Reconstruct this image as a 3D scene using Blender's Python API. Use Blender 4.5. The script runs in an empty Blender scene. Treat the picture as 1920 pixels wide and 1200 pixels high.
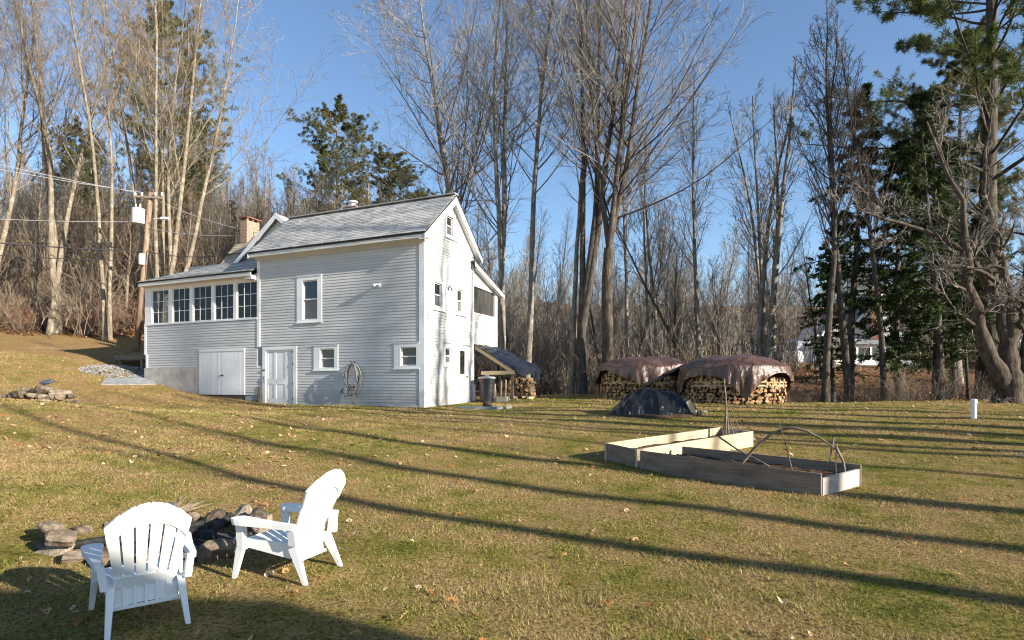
import bpy, math, random
import numpy as np
from mathutils import Vector, Matrix
from mathutils.noise import noise as _mn
def noise3(p): return _mn(Vector(p))

R = math.radians
rng = np.random.default_rng(7)
random.seed(7)
scene = bpy.context.scene
C = scene.collection

# ------------------------------------------------------------------ camera, sky, sun, exposure
CAM_Z = 1.6
cam_d = bpy.data.cameras.new("camera")
cam = bpy.data.objects.new("camera", cam_d)
C.objects.link(cam)
cam.location = (0, 0, CAM_Z)
cam.rotation_euler = (R(90), 0, 0)
cam_d.sensor_width = 36
cam_d.lens = 36 * 1100 / 1920
cam_d.shift_y = 122 / 1920
cam_d.clip_start = 0.05
cam_d.clip_end = 3000
scene.camera = cam

SUN_EL = 20.0
SUN_AZ = math.degrees(math.atan2(0.854, -0.52))       # clockwise from +Y
world = bpy.data.worlds.new("World")
scene.world = world
world.use_nodes = True
wn = world.node_tree.nodes
bg = wn["Background"]
sky = wn.new("ShaderNodeTexSky")
sky.sky_type = 'NISHITA'
sky.sun_disc = False
sky.sun_elevation = R(SUN_EL)
sky.sun_rotation = R(SUN_AZ)
sky.air_density = 1.0
sky.dust_density = 0.2
sky.ozone_density = 3.0
world.node_tree.links.new(sky.outputs[0], bg.inputs[0])
bg.inputs[1].default_value = 0.098

sun_d = bpy.data.lights.new("sun", 'SUN')
sun_d.energy = 5.0
sun_d.angle = R(0.55)
sun_d.color = (1.0, 0.92, 0.79)
sun = bpy.data.objects.new("sun", sun_d)
C.objects.link(sun)
_s = Vector((0.854 * math.cos(R(SUN_EL)), -0.52 * math.cos(R(SUN_EL)), math.sin(R(SUN_EL))))
sun.rotation_euler = _s.to_track_quat('Z', 'Y').to_euler()
sun.location = _s * 60

scene.view_settings.view_transform = 'Standard'
scene.view_settings.look = 'None'
scene.view_settings.exposure = 1.2
scene.view_settings.gamma = 1.0
scene.view_settings.use_curve_mapping = False
scene.render.engine = 'CYCLES'
scene.cycles.filter_width = 1.15
scene.cycles.max_bounces = 6
scene.cycles.transparent_max_bounces = 12

# ------------------------------------------------------------------ materials
def nd(t, kind, **kw):
    n = t.nodes.new(kind)
    for k, v in kw.items():
        setattr(n, k, v)
    return n

def base_mat(name, rough=0.8, spec=0.3):
    m = bpy.data.materials.new(name)
    m.use_nodes = True
    t = m.node_tree
    b = t.nodes["Principled BSDF"]
    b.inputs["Roughness"].default_value = rough
    b.inputs["Specular IOR Level"].default_value = spec
    return m, t, b

def coords(t, space='Object', scale=(1, 1, 1)):
    tc = nd(t, "ShaderNodeTexCoord")
    mp = nd(t, "ShaderNodeMapping")
    mp.inputs["Scale"].default_value = scale
    if space == 'World':
        g = nd(t, "ShaderNodeNewGeometry")
        t.links.new(g.outputs["Position"], mp.inputs[0])
    else:
        t.links.new(tc.outputs[space], mp.inputs[0])
    return mp.outputs[0]

def noise(t, vec, scale, detail=4, rough=0.55):
    n = nd(t, "ShaderNodeTexNoise")
    n.inputs["Scale"].default_value = scale
    n.inputs["Detail"].default_value = detail
    n.inputs["Roughness"].default_value = rough
    t.links.new(vec, n.inputs["Vector"])
    return n.outputs["Fac"]

def ramp(t, fac, stops):
    r = nd(t, "ShaderNodeValToRGB")
    e = r.color_ramp.elements
    while len(e) < len(stops):
        e.new(0.5)
    for el, (p, c) in zip(e, stops):
        el.position = p
        el.color = (*c, 1)
    t.links.new(fac, r.inputs[0])
    return r.outputs[0]

def mix(t, fac, a, b, mode='MIX'):
    m = nd(t, "ShaderNodeMix", data_type='RGBA', blend_type=mode)
    for sock, v in ((m.inputs[0], fac), (m.inputs[6], a), (m.inputs[7], b)):
        if isinstance(v, (int, float)):
            sock.default_value = v
        elif isinstance(v, tuple):
            sock.default_value = (*v, 1) if len(v) == 3 else v
        else:
            t.links.new(v, sock)
    return m.outputs[2]

def math_(t, op, a, b=None):
    m = nd(t, "ShaderNodeMath", operation=op)
    for sock, v in zip(m.inputs, (a, b)):
        if v is None:
            continue
        if isinstance(v, (int, float)):
            sock.default_value = v
        else:
            t.links.new(v, sock)
    return m.outputs[0]

def island(t):
    return nd(t, "ShaderNodeNewGeometry").outputs["Random Per Island"]

def objrand(t):
    return nd(t, "ShaderNodeObjectInfo").outputs["Random"]

def bump(t, b, h, strength=0.4, dist=0.02):
    n = nd(t, "ShaderNodeBump")
    n.inputs["Strength"].default_value = strength
    n.inputs["Distance"].default_value = dist
    t.links.new(h, n.inputs["Height"])
    t.links.new(n.outputs[0], b.inputs["Normal"])

def speckle(name, stops, scale, rough=0.8, spec=0.3, stretch=(1, 1, 1), space='Object', bmp=0.0, bdist=0.01, detail=5, isl=0.0, orand=0.0, metal=0.0):
    """noise-coloured surface; isl/orand shift the ramp per mesh island / per object"""
    m, t, b = base_mat(name, rough, spec)
    v = coords(t, space, stretch)
    f = noise(t, v, scale, detail)
    h = f
    if isl:
        f = math_(t, 'ADD', math_(t, 'MULTIPLY', math_(t, 'SUBTRACT', island(t), 0.5), isl), f)
    if orand:
        f = math_(t, 'ADD', math_(t, 'MULTIPLY', math_(t, 'SUBTRACT', objrand(t), 0.5), orand), f)
    t.links.new(ramp(t, f, stops), b.inputs["Base Color"])
    b.inputs["Metallic"].default_value = metal
    if bmp:
        bump(t, b, h, bmp, bdist)
    return m

def leafy(name, stops, rough=0.7, transl=0.3, pos_scale=None, pos_amt=0.0, per_object=False):
    """two-sided thin leaf / blade material with a colour per island"""
    m = bpy.data.materials.new(name)
    m.use_nodes = True
    t = m.node_tree
    t.nodes.remove(t.nodes["Principled BSDF"])
    out = t.nodes["Material Output"]
    f = objrand(t) if per_object else island(t)
    if pos_scale:
        p = noise(t, coords(t, 'World'), pos_scale, 3)
        f = math_(t, 'ADD', math_(t, 'MULTIPLY', f, 1 - pos_amt), math_(t, 'MULTIPLY', math_(t, 'SUBTRACT', math_(t, 'MULTIPLY', p, 3.0), 1.0), pos_amt))
    col = ramp(t, f, stops)
    d = nd(t, "ShaderNodeBsdfDiffuse")
    tr = nd(t, "ShaderNodeBsdfTranslucent")
    ms = nd(t, "ShaderNodeMixShader")
    ms.inputs[0].default_value = transl
    t.links.new(col, d.inputs[0])
    t.links.new(col, tr.inputs[0])
    t.links.new(d.outputs[0], ms.inputs[1])
    t.links.new(tr.outputs[0], ms.inputs[2])
    t.links.new(ms.outputs[0], out.inputs[0])
    return m

M = {}
# house paint: soft grey with worn, dirty streaks and a shade per board
def paint(name, c, dirt, amt=0.35, rough=0.55, orand=0.06, splash=0.0):
    m, t, b = base_mat(name, rough, 0.3)
    v = coords(t, 'Object', (0.6, 0.6, 2.2))
    n1 = noise(t, v, 2.0, 6, 0.65)
    n2 = noise(t, coords(t, 'Object', (1, 1, 1)), 28.0, 3)
    f = math_(t, 'MULTIPLY', ramp(t, n1, [(0.45, (0, 0, 0)), (0.75, (1, 1, 1))]), amt)
    col = mix(t, f, c, dirt)
    chips = ramp(t, n2, [(0.70, (0, 0, 0)), (0.74, (1, 1, 1))])
    col = mix(t, math_(t, 'MULTIPLY', chips, 0.35), col, tuple(min(1, x * 1.12) for x in c))
    if splash:
        sp = nd(t, "ShaderNodeSeparateXYZ"); t.links.new(coords(t, 'Object'), sp.inputs[0])
        mr = nd(t, "ShaderNodeMapRange"); mr.inputs[1].default_value = 0.75; mr.inputs[2].default_value = 0.05
        t.links.new(math_(t, 'ADD', sp.outputs[2], math_(t, 'MULTIPLY', math_(t, 'SUBTRACT', noise(t, coords(t, 'Object'), 3.5, 5), 0.5), 0.9)), mr.inputs[0])
        col = mix(t, math_(t, 'MULTIPLY', mr.outputs[0], splash), col, (0.27, 0.24, 0.18))
    var = math_(t, 'ADD', math_(t, 'MULTIPLY', math_(t, 'SUBTRACT', objrand(t), 0.5), orand * 2), 1.0)
    col = mix(t, 1.0, col, var, 'MULTIPLY')
    t.links.new(col, b.inputs["Base Color"])
    bump(t, b, n1, 0.12, 0.004)
    return m
M['siding'] = paint('siding_paint', (0.55, 0.545, 0.53), (0.39, 0.39, 0.372), 0.45, splash=0.45)
M['trim'] = paint('white_trim_paint', (0.80, 0.80, 0.79), (0.60, 0.59, 0.56), 0.35, 0.45, 0.02, splash=0.4)
M['cornice'] = paint('trim_bounce_tan', (0.62, 0.60, 0.55), (0.45, 0.42, 0.37), 0.4)  # trim paint with tan ground bounce worked into its colour
M['under_wall'] = paint('wall_sheathing', (0.30, 0.31, 0.32), (0.2, 0.2, 0.2), 0.3)
M['shingle'] = speckle('asphalt_shingle', [(0.15, (0.25, 0.25, 0.245)), (0.5, (0.37, 0.365, 0.355)), (0.85, (0.47, 0.465, 0.45))], 1.2, 0.95, 0.1, isl=0.55, bmp=0.2, bdist=0.01)
M['tan_shingle'] = speckle('tan_shingle', [(0.2, (0.23, 0.19, 0.14)), (0.8, (0.42, 0.36, 0.27))], 3.0, 0.95, 0.1, isl=0.5)
M['roof_edge'] = speckle('dark_drip_edge', [(0.3, (0.03, 0.03, 0.03)), (0.7, (0.06, 0.055, 0.05))], 5, 0.7)
M['concrete'] = speckle('concrete', [(0.3, (0.36, 0.33, 0.285)), (0.55, (0.50, 0.465, 0.41)), (0.8, (0.58, 0.545, 0.485))], 2.2, 0.9, 0.2, bmp=0.25, bdist=0.01)
M['cinder'] = speckle('cinder_block', [(0.3, (0.38, 0.34, 0.26)), (0.7, (0.55, 0.50, 0.39))], 9, 0.95, 0.1, bmp=0.4, bdist=0.01)
M['brick'] = speckle('red_brick', [(0.25, (0.19, 0.095, 0.065)), (0.6, (0.32, 0.185, 0.13)), (0.85, (0.40, 0.31, 0.24))], 12, 0.9, 0.15, orand=0.6, bmp=0.3)
M['mortar'] = speckle('mortar', [(0.3, (0.36, 0.33, 0.29)), (0.7, (0.48, 0.45, 0.4))], 14, 0.95)
M['chair'] = paint('white_molded_plastic', (0.80, 0.80, 0.78), (0.55, 0.55, 0.49), 0.4, 0.38, 0.0)
M['dark'] = speckle('dark_interior', [(0.3, (0.015, 0.014, 0.013)), (0.7, (0.035, 0.03, 0.028))], 3, 0.9)
M['iron'] = speckle('dark_iron', [(0.3, (0.02, 0.02, 0.02)), (0.7, (0.05, 0.045, 0.04))], 20, 0.5)
M['hose'] = speckle('garden_hose_rubber', [(0.3, (0.13, 0.135, 0.13)), (0.7, (0.27, 0.275, 0.26))], 20, 0.45, 0.4)
M['plastic_black'] = speckle('black_bin_plastic', [(0.3, (0.020, 0.022, 0.024)), (0.7, (0.04, 0.042, 0.045))], 6, 0.42, 0.4)
M['lid_grey'] = speckle('pale_bin_lid', [(0.3, (0.34, 0.34, 0.36)), (0.7, (0.45, 0.45, 0.47))], 6, 0.4, 0.4)
M['red_tag'] = speckle('red_tag', [(0.3, (0.5, 0.04, 0.03)), (0.7, (0.6, 0.07, 0.05))], 6, 0.5)
M['lumber'] = speckle('pale_lumber', [(0.3, (0.42, 0.30, 0.17)), (0.7, (0.60, 0.46, 0.28))], 3, 0.8, 0.2, (1, 1, 6), orand=0.4, bmp=0.15)
M['old_wood'] = speckle('weathered_wood', [(0.3, (0.11, 0.09, 0.07)), (0.7, (0.26, 0.21, 0.16))], 3, 0.9, 0.2, (1, 1, 6), orand=0.4, bmp=0.2)
M['pvc'] = speckle('white_pvc', [(0.3, (0.70, 0.72, 0.72)), (0.7, (0.80, 0.81, 0.80))], 6, 0.4, 0.4)
M['soil'] = speckle('garden_soil', [(0.3, (0.035, 0.022, 0.014)), (0.7, (0.10, 0.065, 0.042))], 14, 0.95, 0.1, bmp=0.8, bdist=0.03)
M['tank'] = speckle('grey_painted_tank', [(0.3, (0.60, 0.62, 0.64)), (0.7, (0.72, 0.73, 0.74))], 6, 0.45, 0.4)
M['wire'] = speckle('aluminium_wire', [(0.3, (0.30, 0.30, 0.30)), (0.7, (0.42, 0.42, 0.42))], 6, 0.5)
M['wire_black'] = speckle('black_cable', [(0.3, (0.03, 0.03, 0.035)), (0.7, (0.06, 0.06, 0.07))], 6, 0.5)
M['ceramic'] = speckle('pale_ceramic', [(0.3, (0.72, 0.72, 0.72)), (0.7, (0.8, 0.8, 0.8))], 6, 0.3)
M['pole'] = speckle('treated_pole_wood', [(0.3, (0.145, 0.092, 0.064)), (0.55, (0.272, 0.184, 0.122)), (0.8, (0.374, 0.322, 0.265))], 3, 0.85, 0.2, (3, 3, 0.5), bmp=0.3)
M['stone'] = speckle('field_stone', [(0.25, (0.065, 0.05, 0.036)), (0.5, (0.17, 0.13, 0.092)), (0.75, (0.31, 0.25, 0.185))], 2.2, 0.9, 0.2, orand=0.5, bmp=0.7, bdist=0.06, detail=9)
M['charred'] = speckle('charred_wood', [(0.3, (0.010, 0.010, 0.010)), (0.75, (0.06, 0.058, 0.055))], 14, 0.85, 0.2, bmp=0.5)
M['ash'] = speckle('grey_ash', [(0.3, (0.03, 0.028, 0.026)), (0.7, (0.10, 0.095, 0.09))], 14, 0.95)
M['stick'] = speckle('dry_stick_bark', [(0.3, (0.11, 0.08, 0.06)), (0.7, (0.28, 0.225, 0.17))], 9, 0.9, 0.15, (1, 1, 1), bmp=0.3)
M['log_end'] = speckle('split_firewood', [(0.2, (0.128, 0.066, 0.034)), (0.45, (0.272, 0.156, 0.076)), (0.75, (0.448, 0.296, 0.160))], 9, 0.9, 0.15, orand=0.55, bmp=0.3)
M['log_bark'] = speckle('firewood_bark', [(0.3, (0.05, 0.038, 0.028)), (0.7, (0.16, 0.125, 0.09))], 9, 0.95, 0.1, orand=0.3)
M['rusty'] = speckle('brown_tarp_under', [(0.3, (0.12, 0.06, 0.03)), (0.7, (0.2, 0.1, 0.05))], 4, 0.8)

def tarp_mat(name, c0, c1, rough, spec, bstr):
    m, t, b = base_mat(name, rough, spec)
    v = coords(t, 'Object')
    n1 = noise(t, v, 2.5, 5, 0.6)
    n2 = noise(t, coords(t, 'Object', (1, 1, 0.35)), 9.0, 4, 0.6)
    t.links.new(ramp(t, n1, [(0.3, c0), (0.7, c1)]), b.inputs["Base Color"])
    bump(t, b, n2, bstr, 0.05)
    return m
M['brown_tarp'] = tarp_mat('brown_tarpaulin', (0.061, 0.029, 0.020), (0.123, 0.064, 0.043), 0.36, 0.6, 1.0)
M['black_tarp'] = tarp_mat('black_plastic_sheet', (0.006, 0.0065, 0.008), (0.012, 0.013, 0.015), 0.20, 0.35, 0.8)
M['blue_black_tarp'] = tarp_mat('dark_blue_sheet', (0.010, 0.012, 0.018), (0.020, 0.023, 0.033), 0.36, 0.28, 0.6)

def board_mat(name, c0, c1, c2, stain):
    m, t, b = base_mat(name, 0.8, 0.2)
    v = coords(t, 'Object', (0.8, 6, 12))
    g = noise(t, v, 3.0, 6, 0.6)
    col = ramp(t, g, [(0.3, c0), (0.5, c1), (0.7, c2)])
    blot = noise(t, coords(t, 'Object', (1.2, 1.2, 2.5)), 1.6, 5, 0.6)
    f = ramp(t, blot, [(0.48, (0, 0, 0)), (0.66, (1, 1, 1))])
    col = mix(t, math_(t, 'MULTIPLY', f, 0.6), col, stain)
    vo = nd(t, "ShaderNodeTexVoronoi")
    vo.inputs["Scale"].default_value = 1.0
    t.links.new(coords(t, 'Object', (2.2, 2.2, 5.0)), vo.inputs["Vector"])
    knot = ramp(t, vo.outputs["Distance"], [(0.05, (1, 1, 1)), (0.11, (0, 0, 0))])
    col = mix(t, math_(t, 'MULTIPLY', knot, 0.7), col, tuple(x * 0.35 for x in c1))
    t.links.new(col, b.inputs["Base Color"])
    bump(t, b, g, 0.15, 0.004)
    return m
M['pine_board'] = board_mat('new_pine_board', (0.426, 0.328, 0.205), (0.508, 0.402, 0.262), (0.558, 0.459, 0.320), (0.410, 0.312, 0.205))
M['grey_board'] = board_mat('weathered_pine_board', (0.170, 0.128, 0.091), (0.230, 0.178, 0.135), (0.289, 0.230, 0.178), (0.102, 0.072, 0.052))
M['end_board'] = board_mat('silvered_pine_board', (0.357, 0.323, 0.281), (0.442, 0.399, 0.348), (0.510, 0.468, 0.408), (0.306, 0.255, 0.212))

def pane_mat(name, c, rough=0.04):
    m, t, b = base_mat(name, rough, 0.5)
    n = noise(t, coords(t, 'Object'), 2.2, 4)
    t.links.new(ramp(t, n, [(0.35, tuple(x * 0.6 for x in c)), (0.7, c)]), b.inputs["Base Color"])
    b.inputs["IOR"].default_value = 1.6
    return m
M['pane_dark'] = pane_mat('dark_window_glass', (0.022, 0.020, 0.019))
M['pane_screen'] = pane_mat('screened_window_glass', (0.17, 0.165, 0.16), 0.35)
M['screen'] = speckle('insect_screen', [(0.3, (0.03, 0.028, 0.026)), (0.6, (0.06, 0.057, 0.053)), (0.8, (0.11, 0.105, 0.10))], 1.3, 0.75, 0.15, (1, 4, 0.4))

m = bpy.data.materials.new('clear_porch_glass'); m.use_nodes = True
t = m.node_tree; t.nodes.remove(t.nodes["Principled BSDF"])
gl = nd(t, "ShaderNodeBsdfGlossy"); gl.inputs["Roughness"].default_value = 0.03
trn = nd(t, "ShaderNodeBsdfTransparent"); trn.inputs[0].default_value = (0.72, 0.72, 0.72, 1)
ms = nd(t, "ShaderNodeMixShader")
ms.inputs[0].default_value = 0.025
t.links.new(trn.outputs[0], ms.inputs[1]); t.links.new(gl.outputs[0], ms.inputs[2])
t.links.new(ms.outputs[0], t.nodes["Material Output"].inputs[0])
M['glass'] = m

def bark(name, c0, c1, c2, lich=None):
    m, t, b = base_mat(name, 0.95, 0.1)
    v = coords(t, 'Object', (1, 1, 0.28))
    n1 = noise(t, v, 9.0, 6, 0.65)
    col = ramp(t, n1, [(0.30, c0), (0.52, c1), (0.75, c2)])
    if lich:
        n2 = noise(t, coords(t, 'Object'), 3.0, 5, 0.7)
        col = mix(t, math_(t, 'MULTIPLY', ramp(t, n2, [(0.52, (0, 0, 0)), (0.62, (1, 1, 1))]), 0.7), col, lich)
    t.links.new(col, b.inputs["Base Color"])
    bump(t, b, n1, 0.9, 0.06)
    return m
M['bark_pale'] = bark('pale_maple_bark', (0.11, 0.085, 0.06), (0.22, 0.18, 0.13), (0.33, 0.28, 0.21), (0.38, 0.34, 0.27))
M['bark_grey'] = bark('grey_maple_bark', (0.10, 0.085, 0.07), (0.21, 0.18, 0.145), (0.33, 0.29, 0.24), (0.38, 0.36, 0.31))
M['bark_dark'] = bark('dark_bark', (0.035, 0.030, 0.026), (0.085, 0.072, 0.06), (0.16, 0.138, 0.115))
M['bark_old'] = bark('furrowed_old_bark', (0.035, 0.027, 0.021), (0.095, 0.076, 0.06), (0.17, 0.14, 0.112))
M['twig_pale'] = speckle('pale_twigs', [(0.3, (0.17, 0.135, 0.098)), (0.7, (0.32, 0.26, 0.195))], 3, 0.95, 0.05, isl=0.5)
M['twig_grey'] = speckle('grey_twigs', [(0.3, (0.165, 0.145, 0.125)), (0.7, (0.33, 0.295, 0.255))], 3, 0.95, 0.05, isl=0.5)
M['twig_dark'] = speckle('dark_twigs', [(0.3, (0.065, 0.053, 0.047)), (0.7, (0.15, 0.125, 0.108))], 3, 0.95, 0.05, isl=0.5)
M['twig_brown'] = speckle('brown_brush_twigs', [(0.3, (0.125, 0.088, 0.060)), (0.7, (0.285, 0.215, 0.150))], 3, 0.95, 0.05, isl=0.6)
M['twig_red'] = speckle('reddish_brush_twigs', [(0.3, (0.17, 0.088, 0.058)), (0.7, (0.33, 0.19, 0.13))], 3, 0.95, 0.05, isl=0.6)
M['needle_pine'] = leafy('pine_needles', [(0.0, (0.06, 0.082, 0.032)), (0.5, (0.115, 0.145, 0.055)), (1.0, (0.20, 0.215, 0.08))], transl=0.25)
M['needle_olive'] = leafy('olive_pine_needles', [(0.0, (0.075, 0.085, 0.035)), (0.5, (0.14, 0.145, 0.062)), (1.0, (0.22, 0.205, 0.095))], transl=0.25)
M['needle_hemlock'] = leafy('hemlock_needles', [(0.0, (0.03, 0.046, 0.02)), (0.5, (0.066, 0.092, 0.038)), (1.0, (0.125, 0.15, 0.06))], transl=0.2)
M['grass'] = leafy('lawn_blades', [(0.0, (0.082, 0.120, 0.015)), (0.18, (0.164, 0.189, 0.031)), (0.38, (0.274, 0.240, 0.073)), (0.62, (0.420, 0.318, 0.146)), (1.0, (0.438, 0.292, 0.163))], transl=0.2, pos_scale=0.8, pos_amt=0.6)
M['leaf'] = leafy('dry_oak_leaf', [(0.0, (0.24, 0.095, 0.035)), (0.35, (0.44, 0.21, 0.085)), (0.7, (0.60, 0.38, 0.20)), (1.0, (0.70, 0.54, 0.36))], transl=0.2, per_object=True)
M['leaf_small'] = leafy('small_dry_leaves', [(0.0, (0.24, 0.095, 0.035)), (0.35, (0.44, 0.21, 0.085)), (0.7, (0.58, 0.37, 0.20)), (1.0, (0.66, 0.50, 0.34))], transl=0.2)
M['leaf_litter'] = leafy('brown_leaf_litter', [(0.0, (0.13, 0.065, 0.032)), (0.5, (0.29, 0.155, 0.075)), (1.0, (0.42, 0.26, 0.14))], transl=0.15)

def lawn_mat():
    m, t, b = base_mat('lawn_thatch', 0.95, 0.05)
    v = coords(t, 'World')
    big = noise(t, v, 0.4, 5, 0.65)
    med = noise(t, v, 2.6, 6, 0.65)
    fine = noise(t, v, 30.0, 5, 0.75)
    f = math_(t, 'ADD', math_(t, 'MULTIPLY', big, 0.5), math_(t, 'MULTIPLY', med, 0.5))
    sep = nd(t, "ShaderNodeSeparateXYZ"); t.links.new(v, sep.inputs[0])
    dry = nd(t, "ShaderNodeMapRange"); t.links.new(sep.outputs[0], dry.inputs[0])
    dry.inputs[1].default_value = -5.0; dry.inputs[2].default_value = -14.0; dry.inputs[3].default_value = 0.0; dry.inputs[4].default_value = 0.09
    f = math_(t, 'ADD', f, dry.outputs[0])
    col = ramp(t, f, [(0.36, (0.103, 0.119, 0.023)), (0.445, (0.206, 0.180, 0.051)), (0.53, (0.309, 0.224, 0.097)), (0.63, (0.300, 0.189, 0.097)), (0.73, (0.412, 0.290, 0.154))])
    dk = ramp(t, fine, [(0.36, (0.22, 0.19, 0.17)), (0.58, (1.2, 1.16, 1.08))])
    col = mix(t, 1.0, col, dk, 'MULTIPLY')
    t.links.new(col, b.inputs["Base Color"])
    bump(t, b, fine, 1.0, 0.04)
    return m
M['lawn'] = lawn_mat()
M['forest_floor'] = speckle('forest_floor_litter', [(0.28, (0.055, 0.033, 0.02)), (0.5, (0.17, 0.095, 0.05)), (0.72, (0.31, 0.19, 0.105))], 4.5, 0.95, 0.05, space='World', bmp=0.8, bdist=0.05, detail=8)
M['gravel'] = speckle('crushed_gravel', [(0.3, (0.15, 0.145, 0.14)), (0.7, (0.34, 0.33, 0.31))], 12, 0.95, 0.1, isl=0.6)
M['slab_grey'] = speckle('blue_grey_slab', [(0.3, (0.17, 0.18, 0.185)), (0.7, (0.30, 0.31, 0.31))], 4, 0.9, 0.15, bmp=0.3)
M['slate'] = speckle('dark_slate', [(0.3, (0.05, 0.06, 0.07)), (0.7, (0.11, 0.125, 0.14))], 5, 0.6, 0.3)
M['blue_grey_wall'] = paint('blue_grey_wall', (0.36, 0.40, 0.46), (0.3, 0.33, 0.37), 0.3)

# ------------------------------------------------------------------ mesh helpers
class MB:
    def __init__(s):
        s.v, s.f, s.mi = [], [], []
    def add(s, verts, faces, mi=0):
        o = len(s.v)
        s.v.extend([tuple(map(float, p)) for p in verts])
        s.f.extend([tuple(i + o for i in f) for f in faces])
        s.mi.extend([mi] * len(faces))
        return s
    def hexa(s, p, mi=0):      # 4 bottom + 4 top corners, both counter-clockwise
        return s.add(p, [(3, 2, 1, 0), (4, 5, 6, 7), (0, 1, 5, 4), (1, 2, 6, 5), (2, 3, 7, 6), (3, 0, 4, 7)], mi)
    def box(s, x0, x1, y0, y1, z0, z1, mi=0):
        return s.hexa([(x0, y0, z0), (x1, y0, z0), (x1, y1, z0), (x0, y1, z0), (x0, y0, z1), (x1, y0, z1), (x1, y1, z1), (x0, y1, z1)], mi)
    def prism(s, poly, d, mi=0):   # polygon (3D points) extruded by vector d
        n = len(poly)
        q = [tuple(np.add(p, d)) for p in poly]
        fs = [tuple(range(n - 1, -1, -1)), tuple(range(n, 2 * n))] + [(i, (i + 1) % n, n + (i + 1) % n, n + i) for i in range(n)]
        return s.add(list(poly) + q, fs, mi)
    def beam(s, a, b, w, h, mi=0, up=(0, 0, 1), w2=None, h2=None):
        a, b = Vector(a), Vector(b)
        t = (b - a).normalized()
        x = t.cross(Vector(up))
        if x.length < 1e-4:
            x = t.cross(Vector((1, 0, 0)))
        x.normalize(); y = x.cross(t).normalized()
        w2 = w if w2 is None else w2; h2 = h if h2 is None else h2
        P = []
        for c, ww, hh in ((a, w, h), (b, w2, h2)):
            P += [c - x * ww / 2 - y * hh / 2, c + x * ww / 2 - y * hh / 2, c + x * ww / 2 + y * hh / 2, c - x * ww / 2 + y * hh / 2]
        return s.hexa(P, mi)
    def tube(s, pts, radii, n=8, mi=0, cap=True):
        pts = np.array(pts, float); K = len(pts)
        radii = np.broadcast_to(np.array(radii, float), (K,))
        V, Fq = tube_arrays(pts[None], radii[None], n)
        fs = [tuple(f) for f in Fq]
        if cap:
            fs += [tuple(range(n - 1, -1, -1)), tuple(range((K - 1) * n, K * n))]
        return s.add(V, fs, mi)
    def lathe(s, prof, n=20, c=(0, 0, 0), mi=0):
        V = []; 
        for r, z in prof:
            for i in range(n):
                a = 2 * math.pi * i / n
                V.append((c[0] + r * math.cos(a), c[1] + r * math.sin(a), c[2] + z))
        fs = [(j * n + i, j * n + (i + 1) % n, (j + 1) * n + (i + 1) % n, (j + 1) * n + i) for j in range(len(prof) - 1) for i in range(n)]
        fs += [tuple(range(n - 1, -1, -1)), tuple(range((len(prof) - 1) * n, len(prof) * n))]
        return s.add(V, fs, mi)
    def build(s, name, mats, parent=None, off=(0, 0, 0), smooth=False, loc=None):
        me = bpy.data.meshes.new(name)
        v = np.array(s.v) + np.array(off) if s.v else []
        me.from_pydata([tuple(p) for p in v], [], s.f)
        if not isinstance(mats, (list, tuple)):
            mats = [mats]
        for m_ in mats:
            me.materials.append(m_)
        if len(mats) > 1:
            me.polygons.foreach_set('material_index', s.mi)
        if smooth:
            me.polygons.foreach_set('use_smooth', [True] * len(me.polygons))
        me.update()
        o = bpy.data.objects.new(name, me)
        C.objects.link(o)
        if parent:
            o.parent = parent
        if loc is not None:
            o.location = loc
        return o

def tube_arrays(P, Rr, S):
    """P (N,K,3), Rr (N,K): rings of S sides -> verts, quads"""
    N, K, _ = P.shape
    T = np.empty_like(P)
    T[:, 1:-1] = P[:, 2:] - P[:, :-2] if K > 2 else 0
    T[:, 0] = P[:, 1] - P[:, 0]; T[:, -1] = P[:, -1] - P[:, -2]
    T /= np.linalg.norm(T, axis=2, keepdims=True) + 1e-9
    ref = np.where(np.abs(T[:, :1, 2:3]) > 0.85, np.array([1.0, 0, 0]), np.array([0, 0, 1.0]))
    U = np.cross(T, np.broadcast_to(ref, T.shape)); U /= np.linalg.norm(U, axis=2, keepdims=True) + 1e-9
    W = np.cross(T, U)
    a = np.arange(S) * 2 * np.pi / S
    V = P[:, :, None] + Rr[:, :, None, None] * (U[:, :, None] * np.cos(a)[None, None, :, None] + W[:, :, None] * np.sin(a)[None, None, :, None])
    n, k, s_ = np.meshgrid(np.arange(N), np.arange(K - 1), np.arange(S), indexing='ij')
    b0 = (n * K + k) * S; s2 = (s_ + 1) % S
    F = np.stack([b0 + s_, b0 + s2, b0 + S + s2, b0 + S + s_], -1).reshape(-1, 4)
    return V.reshape(-1, 3), F

def ribbon_arrays(P, Rr):
    """flat ribbons of random facing; last point tapers"""
    N, K, _ = P.shape
    T = P[:, -1] - P[:, 0]
    ran = rng.normal(size=(N, 3))
    U = np.cross(T, ran); U /= np.linalg.norm(U, axis=1, keepdims=True) + 1e-9
    V = np.stack([P - U[:, None] * Rr[:, :, None], P + U[:, None] * Rr[:, :, None]], 2)
    n, k = np.meshgrid(np.arange(N), np.arange(K - 1), indexing='ij')
    b0 = (n * K + k) * 2
    F = np.stack([b0, b0 + 1, b0 + 3, b0 + 2], -1).reshape(-1, 4)
    return V.reshape(-1, 3), F

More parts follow.
